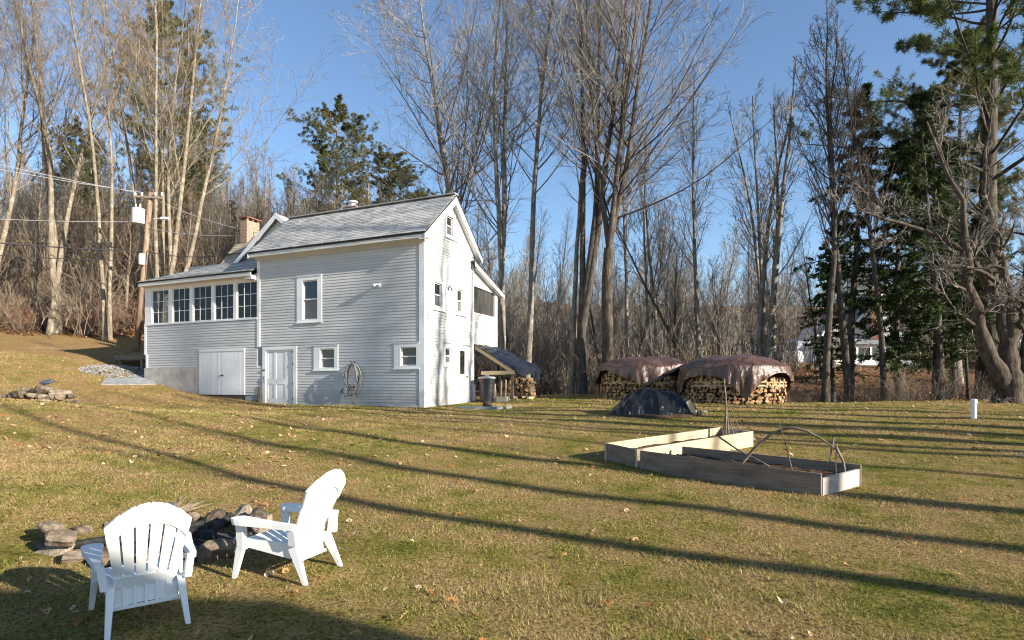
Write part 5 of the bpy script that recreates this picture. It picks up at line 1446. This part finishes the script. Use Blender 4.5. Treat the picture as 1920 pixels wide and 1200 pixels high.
for k, (x, y, h, rr, st_n, mt, lb) in enumerate((
    (6.2, 31, 17, .13, 1, 'pale', 'slim pale trunk between the big vase shaped maple and the woodpile'),
    (7.8, 33, 17, .12, 2, 'grey', 'slender twin tree rising behind the gap of the two woodpiles'),
    (9.9, 31, 17, .14, 1, 'grey', 'single slender tree above the larger brown tarp'),
    (11.9, 27.6, 17.2, .19, 3, 'grey', 'three dark stems close together right of the larger woodpile, crown tall and pale'),
    (12.9, 30, 16.5, .15, 2, 'grey', 'twin grey tree just right of the triple stemmed one'),
    (12.3, 23.0, 15, .15, 1, 'dark', 'dark straight trunk at the lawn edge before the blue-grey wall'),
    (13.4, 23.3, 16.5, .17, 1, 'dark', 'dark trunk at the lawn edge with the highest crown of the right hand group'),
    (14.4, 22.6, 14, .13, 1, 'dark', 'dark trunk in front of the white neighbour house porch'))):
    hero(lb, x, y, 'bark_dark' if mt == 'dark' else 'bark_grey', 'twig_dark' if mt == 'dark' else ('twig_pale' if k == 3 else 'twig_grey'), h=h, r=rr, stems=st_n, spread=4, limbs=24 // st_n + 4, limb_len=.24, limb_ang=32, first=.40, b2=8, b3=6, b4=3)

# old maple at the right edge, hand-placed limbs
def limb_tree(label, x, y, paths, bmat, tmat):
    reseed()
    tr, cr = [], []
    PP, RR = [], []
    for pts, r0, r1 in paths:
        P = np.array(pts, float); tt = np.linspace(0, 1, len(P)); tf = np.linspace(0, 1, 14)
        Q = np.stack([np.interp(tf, tt, P[:, i]) for i in range(3)], 1)
        for _ in range(2): Q[1:-1] = .25 * Q[:-2] + .5 * Q[1:-1] + .25 * Q[2:]
        Q[1:-1] += rng.normal(0, .04, Q[1:-1].shape)
        PP.append(Q); RR.append(np.linspace(r0, r1, 14))
    PP, RR = np.array(PP), np.array(RR) * np.linspace(1, .75, 14)[None] * rng.uniform(.90, 1.12, (len(PP), 14))
    tr.append(tube_arrays(PP, RR, 12))
    P1, R1 = spawn(PP[1:], RR[1:], 11, .25, .99, 48, 14, .34, 8, .12, .03, rf=.45, tip=.2, rmin=.012, shape=lambda t: 1.0 - .3 * t)
    tr.append(tube_arrays(P1, R1, 5))
    P2, R2 = spawn(P1, R1, 8, .1, .98, 45, 14, .5, 6, .14, .02, rf=.6, tip=.3, rmin=.008)
    cr.append(tube_arrays(P2, R2, 3))
    P3, R3 = spawn(P2, R2, 6, .1, .98, 42, 12, .5, 4, .14, .02, rf=.7, tip=.4, rmin=.006)
    cr.append(ribbon_arrays(P3, R3))
    P4, R4 = spawn(P3, R3, 3, .1, 1, 40, 12, .6, 3, .1, .02, rf=.8, tip=.4, rmin=.005)
    cr.append(ribbon_arrays(P4, R4))
    return mk_tree('old_maple', label, tr, cr, bmat, tmat, at(x, y))
limb_tree('massive old maple with a gnarled split trunk and twisting bare limbs at the lawn edge', 15.35, 18.1,
    [([(0, 0, -.3), (.02, 0, .15), (0, 0, .9), (-.02, 0, 1.9), (.08, 0, 2.6)], .46, .26),
     ([(-.15, .0, .5), (-.55, -.1, 1.3), (-1.15, -.15, 2.1), (-1.35, -.2, 3.3), (-1.75, -.3, 4.6), (-1.35, -.3, 5.6), (-2.1, -.3, 7.0), (-2.7, -.2, 8.6)], .26, .04),
     ([(-.05, 0, 1.9), (-.25, .1, 3.2), (-.9, .2, 4.5), (-2.0, .2, 5.3), (-3.6, .1, 5.6), (-4.8, 0, 6.1)], .17, .03),
     ([(.05, 0, 2.2), (.1, .15, 3.6), (-.35, .2, 5.2), (-.6, .3, 7.0), (-.3, .3, 9.2)], .20, .03),
     ([(.1, .1, 2.0), (.6, .2, 3.2), (1.0, .3, 5.2), (1.2, .3, 7.5), (1.0, .3, 9.6)], .20, .03),
     ([(.25, -.05, .1), (.38, -.1, .9), (.32, -.1, 1.8), (.75, -.2, 3.0), (1.7, -.3, 4.4), (2.6, -.2, 6.5)], .24, .03),
     ([(-.3, -.1, 3.6), (-1.2, -.5, 4.0), (-2.2, -.9, 4.1), (-3.0, -1.1, 3.8)], .08, .02),
     ([(.2, -.2, 2.3), (-.2, -.8, 3.0), (-1.0, -1.2, 3.3), (-1.7, -1.4, 3.1)], .07, .015),
     ([(.0, .3, -.1), (.5, .1, -.02), (.85, -.1, -.06)], .20, .06), ([(0, 0, .05), (-.45, -.2, -.02), (-.8, -.3, -.08)], .20, .06)], 'bark_old', 'twig_grey')

# -- conifers
def leaf_tris(P, per, length, width, spread, droop=0.0):
    """small pointed triangles along polylines (needle sprays)"""
    N, K, _ = P.shape
    t = rng.uniform(.12, 1.0, (N, per)); f = t * (K - 1); i = np.minimum(f.astype(int), K - 2); w = (f - i)[..., None]; n = np.arange(N)[:, None]
    p = (P[n, i] * (1 - w) + P[n, i + 1] * w).reshape(-1, 3); tg = unit(P[n, i + 1] - P[n, i]).reshape(-1, 3)
    d = unit(tg + rng.normal(0, spread, tg.shape) - [0, 0, droop]); s = unit(np.cross(d, rng.normal(0, 1, d.shape) + np.array([0, 0, 1.2])))
    L = (length * rng.uniform(.6, 1.3, len(p)))[:, None]; W = (width * rng.uniform(.6, 1.3, len(p)))[:, None]
    V = np.stack([p, p + d * L * .5 + s * W * .5, p + d * L, p + d * L * .5 - s * W * .5], 1).reshape(-1, 3)
    b = np.arange(len(p)) * 4
    return V, np.stack([b, b + 1, b + 2, b + 3], 1)
def conifer(h, r, kind, base=.12, width=.22, n1=90, per=16, dens=12, bare_low=0, only_right=None):
    reseed()
    P0, R0 = path_grow(np.zeros((1, 3)) - [0, 0, .2], np.array([[rng.normal(0, .015), 0, 1.0]]), np.array([h]), 18, .012, .02, np.array([r]), np.array([.02])); R0[:, 0] *= 1.3
    tr = [tube_arrays(P0, R0, 9)]
    if kind == 'hemlock':
        shp = lambda t: (np.clip((1 - t), .04, 1) ** .65) * rng.uniform(.55, 1.15, t.shape)
        P1, R1 = spawn(P0, R0, n1, base, .99, 84, 9, width, 8, .05, -.05, rf=.26, tip=.2, shape=shp, rmin=.010)
        P2, R2 = spawn(P1, R1, 9, .15, .98, 48, 10, .42, 5, .06, -.06, rf=.5, tip=.4, rmin=.005, flat=.25)
        nl = leaf_tris(P2, per, .17, .048, .55, .12), leaf_tris(P1, per * 2, .17, .048, .6, .1)
    else:
        shp = lambda t: (np.clip(1.0 - ((t - .55) / .5) ** 2, .15, 1)) * rng.uniform(.5, 1.2, t.shape)
        P1, R1 = spawn(P0, R0, n1, base, .995, 72, 12, width, 9, .06, .045, rf=.35, tip=.2, shape=shp, rmin=.015)
        P2, R2 = spawn(P1, R1, 10, .30, 1.0, 48, 10, .30, 6, .08, .05, rf=.5, tip=.4, rmin=.007, flat=.5)
        P3, R3 = spawn(P2, R2, 4, .2, 1.0, 42, 12, .5, 4, .08, .05, rf=.6, tip=.4, rmin=.005, flat=.7)
        nl = leaf_tris(P3, per, .25, .030, 1.0, -.1), leaf_tris(P2, per, .25, .030, .95, -.1)
    tr.append(tube_arrays(P1, R1, 5))
    tw = tube_arrays(P2, R2, 3)
    return tr, tw, nl
def mk_conifer(name, label, x, y, mats, rotz=0, group=None, sc=1, **kw):
    tr, tw, nl = conifer(**kw)
    t = thing(name, label, 'tree', at(x, y), rotz, group); t.scale = (sc,) * 3
    link('trunk', np_mesh('trunk', [(V, F, 0) for V, F in tr] + [(*tw, 0)], [M[mats[0]]]), t)
    link('crown', np_mesh('crown', [(V, F, 0) for V, F in nl], [M[mats[1]]], False), t)
    return t
hemA = mk_conifer('hemlock_tree', 'dark hemlock with a lit straight trunk, nearest the white pipe', 16.35, 22.4, ('bark_dark', 'needle_hemlock'), .3, 'dark hemlocks at the lawn edge', h=12.5, r=.17, kind='hemlock', base=.20, width=.24, n1=82, per=40)
hemB = mk_conifer('hemlock_tree', 'dark hemlock screening the white house chimney', 14.2, 24.6, ('bark_dark', 'needle_hemlock'), 1.0, 'dark hemlocks at the lawn edge', h=13.5, r=.18, kind='hemlock', base=.34, width=.23, n1=74, per=40)
for x, y, rz, sc, src, lb in ((14.9, 27.2, 1.0, .62, hemA, 'smaller dark hemlock before the white house gable'), (15.9, 24.2, 2.0, .9, hemA, 'dark hemlock with drooping boughs between the white house gable and the old maple'), (17.9, 24.8, 3.4, 1.05, hemB, 'dark hemlock directly left of the old maple limbs'),
    (17.6, 22.6, 5.2, .42, hemB, 'bushy young hemlock low beside the white pipe'), (19.6, 26.0, .7, .8, hemA, 'dark hemlock behind the old maple trunk'),
    (21.8, 27.5, 2.6, .8, hemB, 'dark hemlock at the right edge behind the old maple')):
    dup(src, at(x, y), rz, sc, lb)
mk_conifer('white_pine', 'huge white pine reaching out long boughs at the upper right', 19.3, 23.6, ('bark_dark', 'needle_pine'), .4, h=27, r=.42, kind='pine', base=.33, width=.27, n1=62, per=40)
pineB = mk_conifer('white_pine', 'olive green pine crown standing behind the pale many stemmed clump', -30.0, 52.0, ('bark_grey', 'needle_olive'), 1.2, h=23, r=.32, kind='pine', base=.22, width=.27, n1=125, per=30)
for x, y, rz, sc, lb in ((-16.6, 56, 2.0, (.86, .86, .74), 'olive pine with a rounded top, left one of the pair beyond the roof'), (-12.3, 57, 3.3, (.9, .9, .60), 'olive pine with the lower crown, right one of the pair beyond the roof'),
    (-9.6, 59, 5.0, (.8, .8, .48), 'low olive pine just left of the leaning maple'), (23.5, 31, 4.0, .8, 'tall pine behind the huge white pine at the right')):
    dup(pineB, at(x, y), rz, sc, lb)
hill = [(-35, 49, .5, .4, 0), (-25.5, 45, .48, 2.5, 0), (-21.5, 46, .55, .2, 1), (-17.5, 49, .62, 4, 1), (-30, 55, .6, 3, 0), (-40, 54, .55, 2.2, 0), (-12.4, 47, .5, 5, 1)]
for k, (x, y, sc, rz, hm) in enumerate(hill):
    dup(hemB if hm else pineB, at(x, y), rz, sc, ('dark hemlock' if hm else 'olive pine') + ' among the bare trees of the left hillside', 'evergreens on the left hillside')

# -- look-alike woodland trees, copies of a few built ones
kinds = []
for k, (h, rr, st_n, bm2, tm2, ll) in enumerate(((15, .14, 1, 'bark_grey', 'twig_grey', .26), (13, .11, 2, 'bark_pale', 'twig_pale', .28), (17, .17, 1, 'bark_dark', 'twig_dark', .28), (11, .09, 3, 'bark_grey', 'twig_grey', .32), (14, .12, 1, 'bark_pale', 'twig_brown', .24))):
    tr, cr = bare_tree(h=h, r=rr, stems=st_n, spread=7, limbs=26 // st_n + 8, limb_len=ll, limb_ang=36, first=.22, b2=7, b3=5, b4=3, wob=.07)
    kinds.append((tr, cr, bm2, tm2))
KL = ['slender grey bare tree', 'pale forked bare tree', 'dark single trunked bare tree', 'thin many stemmed grey tree', 'brown twigged pale bare tree']
protos = []
def put_wood(k, x, y, sc, rz, lb, gp):
    if k >= len(protos) or protos[k] is None:
        while len(protos) <= k: protos.append(None)
        tr, cr, b_, t_ = kinds[k]
        protos[k] = mk_tree('bare_tree', lb, tr, cr, b_, t_, at(x, y), rz, gp, sc)
    else: dup(protos[k], at(x, y), rz, sc, lb, gp)
wr = np.random.default_rng(21)
cnt = 0
for row, (y0, n_, xa, xb) in enumerate(((35, 30, -1, 36), (41, 30, 0, 42), (48, 28, -2, 50), (57, 26, -8, 58), (68, 26, -16, 66))):
    for i in range(n_):
        x = xa + (xb - xa) * (i + wr.uniform(.1, .9)) / n_; y = y0 + wr.uniform(-3, 3)
        if 21.5 < x < 33 and y < 56 and y > 33 and wr.random() < .75: continue
        k_ = int(wr.choice([0, 1, 2, 3, 0])); put_wood(k_, x, y, wr.uniform(.42, .66) * (1 + .012 * (y - 35)), wr.uniform(0, 6.28), KL[k_] + ' in the ' + ('first rows of woods behind the lawn', 'middle of the woods behind the lawn', 'far woods behind the lawn')[min(2, row // 2)], 'bare woods behind the lawn')
for row, (y0, n_, xa, xb) in enumerate(((36.5, 16, -36, -10), (40, 26, -40, -6), (45, 30, -46, -4), (51, 34, -52, -6), (58, 34, -60, -8), (66, 30, -64, -12))):
    for i in range(n_):
        x = xa + (xb - xa) * (i + wr.uniform(.1, .9)) / n_; y = y0 + wr.uniform(-2.2, 2.2)
        k_ = int(wr.choice([1, 4, 1, 0, 4, 3])); put_wood(k_, x, y, wr.uniform(.5, .85), wr.uniform(0, 6.28), KL[k_] + ' ' + ('low on the left hillside', 'halfway up the left hillside', 'near the crest of the left hillside')[row // 2], 'bare woods on the left hillside')
# tan bushy tree crowns over the roof
for k, (x, y, sc) in enumerate(((-13.6, 42, .85), (-11.6, 43.5, .75), (-9.6, 44, .7))):
    put_wood(1, x, y, sc, k * 2.1, ['tan twiggy tree just behind the red brick chimney', 'tan twiggy tree above the main roof', 'tan twiggy tree left of the leaning maple crown'][k], 'tan twiggy trees over the roof')

# -- brush
reseed()
def shrub(h, n, tmat, b=7, spread=.5, hump=.5):
    base = np.zeros((n, 3)); base[:, :2] = rng.normal(0, hump, (n, 2)); base[:, 2] = -.1
    d = np.c_[rng.normal(0, spread, (n, 2)), np.ones(n)]
    P, Rr = path_grow(base, d, h * rng.uniform(.5, 1.1, n), 7, .12, .02, np.full(n, .016), np.full(n, .006))
    parts = [tube_arrays(P, Rr, 3)]
    P2, R2 = spawn(P, Rr, b, .15, .98, 38, 14, .42, 5, .16, .03, rf=.6, tip=.4, rmin=.006)
    parts.append(ribbon_arrays(P2, R2))
    P3, R3 = spawn(P2, R2, 4, .1, 1, 40, 14, .5, 3, .16, .02, rf=.7, tip=.4, rmin=.005)
    parts.append(ribbon_arrays(P3, R3))
    return np_mesh('stems', [(V, F, 0) for V, F in parts], [M[tmat]], False)
SH = [shrub(2.6, 26, 'twig_brown'), shrub(2.1, 30, 'twig_red', spread=.7), shrub(3.6, 22, 'twig_pale', spread=.35), shrub(1.4, 34, 'twig_brown', spread=.9, hump=.8), shrub(3.0, 24, 'twig_dark')]
def put_shrub(k, x, y, sc, lb, gp):
    t = tag(link('shrub', SH[k], None, at(x, y), wr.uniform(0, 6.28)), lb, 'shrub', gp); t.scale = (sc * wr.uniform(.8, 1.3), sc * wr.uniform(.8, 1.3), sc)
SL = ['brown upright bush', 'reddish sprawling bush', 'tall pale bush', 'low spreading brown bush', 'dark upright bush']
for i in range(105):
    x = wr.uniform(-36, -8); y = float(lawn_edge(x)) + abs(wr.normal(0, 2.4)) + .4
    if x > -20.5 and y < 34.2: y += 1.2
    k_ = int(wr.choice([0, 1, 0, 2, 3, 3])); put_shrub(k_, x, y, wr.uniform(.7, 1.35), SL[k_] + ' in the thicket along the left lawn edge', 'thicket along the left lawn edge')
for i in range(110):
    x = wr.uniform(-1, 34); y = float(lawn_edge(x)) + abs(wr.normal(0, 5.0)) + .8
    k_ = int(wr.choice([0, 4, 3, 2, 4])); put_shrub(k_, x, y, wr.uniform(.3, .6) if y < 30 and x > 8 else wr.uniform(.5, 1.1), SL[k_] + ' in the undergrowth below the right hand woods', 'undergrowth below the right hand woods')
# far thicket that reads as one mass
for (xa, xb, ya, yb, n_, tm_) in ((-4, 60, 33, 66, 290, 'twig_grey'), (-50, -6, 38, 66, 330, 'twig_brown')):
    xs_, ys_ = wr.uniform(xa, xb, n_), wr.uniform(ya, yb, n_)
    keep = ~((xs_ > 21) & (xs_ < 33) & (ys_ < 56) & (ys_ > 32))
    pts = np.c_[xs_, ys_, terrain(xs_, ys_)][keep]
    P0_ = np.repeat(pts, 11, 0); P0_[:, :2] += wr.normal(0, 1.0, (len(P0_), 2))
    Pq, Rq = path_grow(P0_, np.c_[wr.normal(0, .3, (len(P0_), 2)), np.ones(len(P0_))], wr.uniform(2.0, 7.5, len(P0_)), 6, .1, .05, np.full(len(P0_), .022), np.full(len(P0_), .008))
    P2, R2 = spawn(Pq, Rq, 7, .15, .98, 36, 12, .40, 3, .12, .05, rf=.6, tip=.4, rmin=.011)
    P3, R3 = spawn(P2, R2, 3, .1, 1, 38, 12, .55, 2, .12, .03, rf=.8, tip=.5, rmin=.009)
    tag(link('undergrowth', np_mesh('undergrowth', [(*tube_arrays(Pq, Rq, 3), 0), (*ribbon_arrays(P2, R2), 0), (*ribbon_arrays(P3, R3), 0)], [M[tm_]], False)), kind='stuff')

# -- trees out of view on the right whose long shadows cross the lawn and the gable wall
for k, (n_, s_, h, rr, lw) in enumerate(((8.24, 17, 17, .25, 6), (6.83, 20, 18, .23, 6), (5.64, 15, 16, .20, 5), (12.9, 15, 15, .16, 8), (13.9, 21, 17, .15, 8), (15.7, 11, 18, .22, 22), (16.8, 15, 18, .20, 22), (17.8, 10, 18, .22, 22), (18.6, 17, 18, .17, 16), (10.6, 24, 18, .16, 6), (13.7, 13, 22, .28, 15), (14.6, 17, 23, .28, 14), (12.2, 22, 18, .17, 10))):
    p = S2 * s_ + N2 * n_
    tr, cr = bare_tree(h=h, r=rr, limbs=lw, limb_len=.26, limb_ang=32, first=.40, b2=4, b3=3, b4=0)
    mk_tree('bare_tree', 'bare tree out of view on the right, its trunk shadow crossing the lawn', tr, cr, 'bark_grey', 'twig_grey', at(*p), k * 1.3, 'shade trees right of the lawn')

# ------------------------------------------------------------------ grass blades
gr_ = np.random.default_rng(5)
NB = 1150000
u = gr_.uniform(0, 1, NB)
yy = (np.sqrt(2.2) + u * (np.sqrt(27) - np.sqrt(2.2))) ** 2
xx = gr_.uniform(-.95, .95, NB) * yy
ok = yy < lawn_edge(xx) - .1
# keep clear of the house, porch, beds and stone slab
lx = (xx - HO[0]) * HX[0] + (yy - HO[1]) * HX[1]; ly = (xx - HO[0]) * HY[0] + (yy - HO[1]) * HY[1]
ok &= ~((lx > -14.0) & (lx < .05) & (ly > -.03) & (ly < 9)) & ~((lx > .95) & (lx < 2.6) & (ly > .4) & (ly < 1.1))
def inpoly(x, y, poly):
    c = np.zeros(len(x), bool); n = len(poly)
    for i in range(n):
        (ax_, ay_), (bx_, by_) = poly[i], poly[(i + 1) % n]
        c ^= ((ay_ > y) != (by_ > y)) & (x < (bx_ - ax_) * (y - ay_) / (by_ - ay_ + 1e-12) + ax_)
    return c
for poly in ([B0, B1, B1 + np.array([.79, .46]), B0 + n1 * .86 + d1 * .3], [A0, A0 + da * 3.05, A3 + da * 3.1, A3]): ok &= ~inpoly(xx, yy, [tuple(p) for p in poly])
ok &= ~((np.hypot(xx - PX, yy - PY) < .72)) & ~(np.hypot((xx - hx), (yy - hy) / .75) < 1.25) & ~(np.hypot(xx + 17.2, (yy - 25.7)) < 1.4)
def lattice(x, y, sc, seed):
    g = np.random.default_rng(seed).uniform(0, 1, (257, 257)); u, v = x / sc, y / sc
    i, j = np.floor(u).astype(int), np.floor(v).astype(int); fu, fv = u - i, v - j; fu = fu * fu * (3 - 2 * fu); fv = fv * fv * (3 - 2 * fv); i %= 256; j %= 256
    return (g[i, j] * (1 - fu) + g[i + 1, j] * fu) * (1 - fv) + (g[i, j + 1] * (1 - fu) + g[i + 1, j + 1] * fu) * fv
clump = .5 * lattice(xx, yy, .16, 1) + .3 * lattice(xx, yy, .5, 2) + .35 * lattice(xx, yy, 1.7, 3)
ok &= gr_.uniform(0, 1, NB) < np.clip(.10 + 1.5 * (clump - .22), .12, 1)
xx, yy = xx[ok], yy[ok]; zz = terrain(xx, yy); n_ = len(xx)
az = gr_.uniform(0, 6.283, n_); ln = (.010 + .0013 * yy + .030 * clump[ok] ** 2) * gr_.uniform(.5, 1.6, n_); wd = (.0014 + .00046 * yy) * gr_.uniform(.7, 1.3, n_)
lean = gr_.uniform(.5, 1.62, n_); la = gr_.uniform(0, 6.283, n_)
dx, dy, dz = np.sin(lean) * np.cos(la), np.sin(lean) * np.sin(la), np.cos(lean)
b = np.stack([xx, yy, zz - .004], 1); sv = np.stack([np.cos(az), np.sin(az), np.zeros(n_)], 1) * wd[:, None]
tipv = b + np.stack([dx, dy, dz], 1) * ln[:, None]
Vb = np.stack([b - sv, b + sv, tipv], 1).reshape(-1, 3)
Fb = np.arange(n_ * 3).reshape(-1, 3)
tag(link('grass', np_mesh('grass', [(Vb, Fb, 0)], [M['grass']], False)), kind='stuff')

# ------------------------------------------------------------------ fallen leaves
def leaf_mesh(seed, size=.075):
    r_ = np.random.default_rng(seed)
    half = [(0.0, .0), (.10, .10), (.32, .16), (.20, .30), (.40, .40), (.24, .52), (.38, .64), (.20, .74), (.20, .86), (0, 1.0)]
    pts = [(x, y) for x, y in half] + [(-x * r_.uniform(.8, 1.1), y) for x, y in half[-2:0:-1]]
    k1, k2, k3 = r_.uniform(.3, 1.5), r_.uniform(-.6, .6), r_.uniform(-.3, .5)
    V = [(x * size * (1 - .2 * abs(k1) * abs(x)), y * size, size * (k1 * x * x * 1.6 + k2 * (y - .5) ** 2 + k3 * x * y + r_.normal(0, .015))) for x, y in pts] + [(0, y * size, size * (k2 * (y - .5) ** 2)) for y in (.3, .65)]
    n = len(pts); a, b_ = n, n + 1
    fs = []
    for i in range(n):
        j = (i + 1) % n; ym = (pts[i][1] + pts[j][1]) / 2
        fs.append((a if ym < .48 else b_, i, j))
    fs += [(0, a, a)] if False else []
    me = bpy.data.meshes.new('fallen_leaf'); me.from_pydata(V, [], fs); me.materials.append(M['leaf']); return me
LV = [leaf_mesh(s) for s in range(6)]
lr_ = np.random.default_rng(11)
made = 0
while made < 290:
    y = 3.0 + 9.5 * lr_.uniform(0, 1) ** 1.1; x = lr_.uniform(-.9, .9) * y
    if lr_.random() > (1.0 if x < -.25 * y else .55): continue
    if any(inpoly(np.array([x]), np.array([y]), [tuple(p) for p in q])[0] for q in ([B0, B1, B1 + np.array([.79, .46]), B0 + n1 * .86 + d1 * .3], [A0, A0 + da * 3.05, A3 + da * 3.1, A3])): continue
    if math.hypot(x - PX, y - PY) < 1.0: continue
    o = link('fallen_leaf', LV[lr_.integers(6)], lawn); s = lr_.uniform(.6, 1.25)
    o.location = (x, y, tz(x, y) + .022); o.scale = (s, s, s); o.rotation_euler = (lr_.normal(0, .45), lr_.normal(0, .45), lr_.uniform(0, 6.28)); made += 1
def litter(name, x, y, size, lift):
    n = len(x); z = terrain(x, y) + lift
    a = lr_.uniform(0, 6.28, n); s = size * lr_.uniform(.6, 1.4, n)
    t1 = np.stack([np.cos(a), np.sin(a), lr_.normal(0, .35, n)], 1) * s[:, None]; t2 = np.stack([-np.sin(a), np.cos(a), lr_.normal(0, .35, n)], 1) * s[:, None] * .6
    c = np.stack([x, y, z], 1); V = np.stack([c - t1, c + t2, c + t1, c - t2], 1).reshape(-1, 3)
    b = np.arange(n) * 4
    return np_mesh(name, [(V, np.stack([b, b + 1, b + 2, b + 3], 1), 0)], [M['leaf_litter' if 'litter' in name else 'leaf_small']], False)
y = 9 + 20 * lr_.uniform(0, 1, 3600); x = lr_.uniform(-.95, .9, 3600) * y
kp = (y < lawn_edge(x)) & ((x < -2) | (lr_.uniform(0, 1, 3600) < .45))
lx = (x - HO[0]) * HX[0] + (y - HO[1]) * HX[1]; ly = (x - HO[0]) * HY[0] + (y - HO[1]) * HY[1]
kp &= ~((lx > -14) & (lx < .2) & (ly > -.1))
tag(link('scattered_leaves', litter('scattered_leaves', x[kp], y[kp], .046, .02)), kind='stuff')
x = lr_.uniform(-40, 45, 45000); y = lawn_edge(x) + np.abs(lr_.normal(0, 9, 45000)) - .3
tag(link('leaf_litter', litter('leaf_litter', x, y, .085, .04)), kind='stuff')
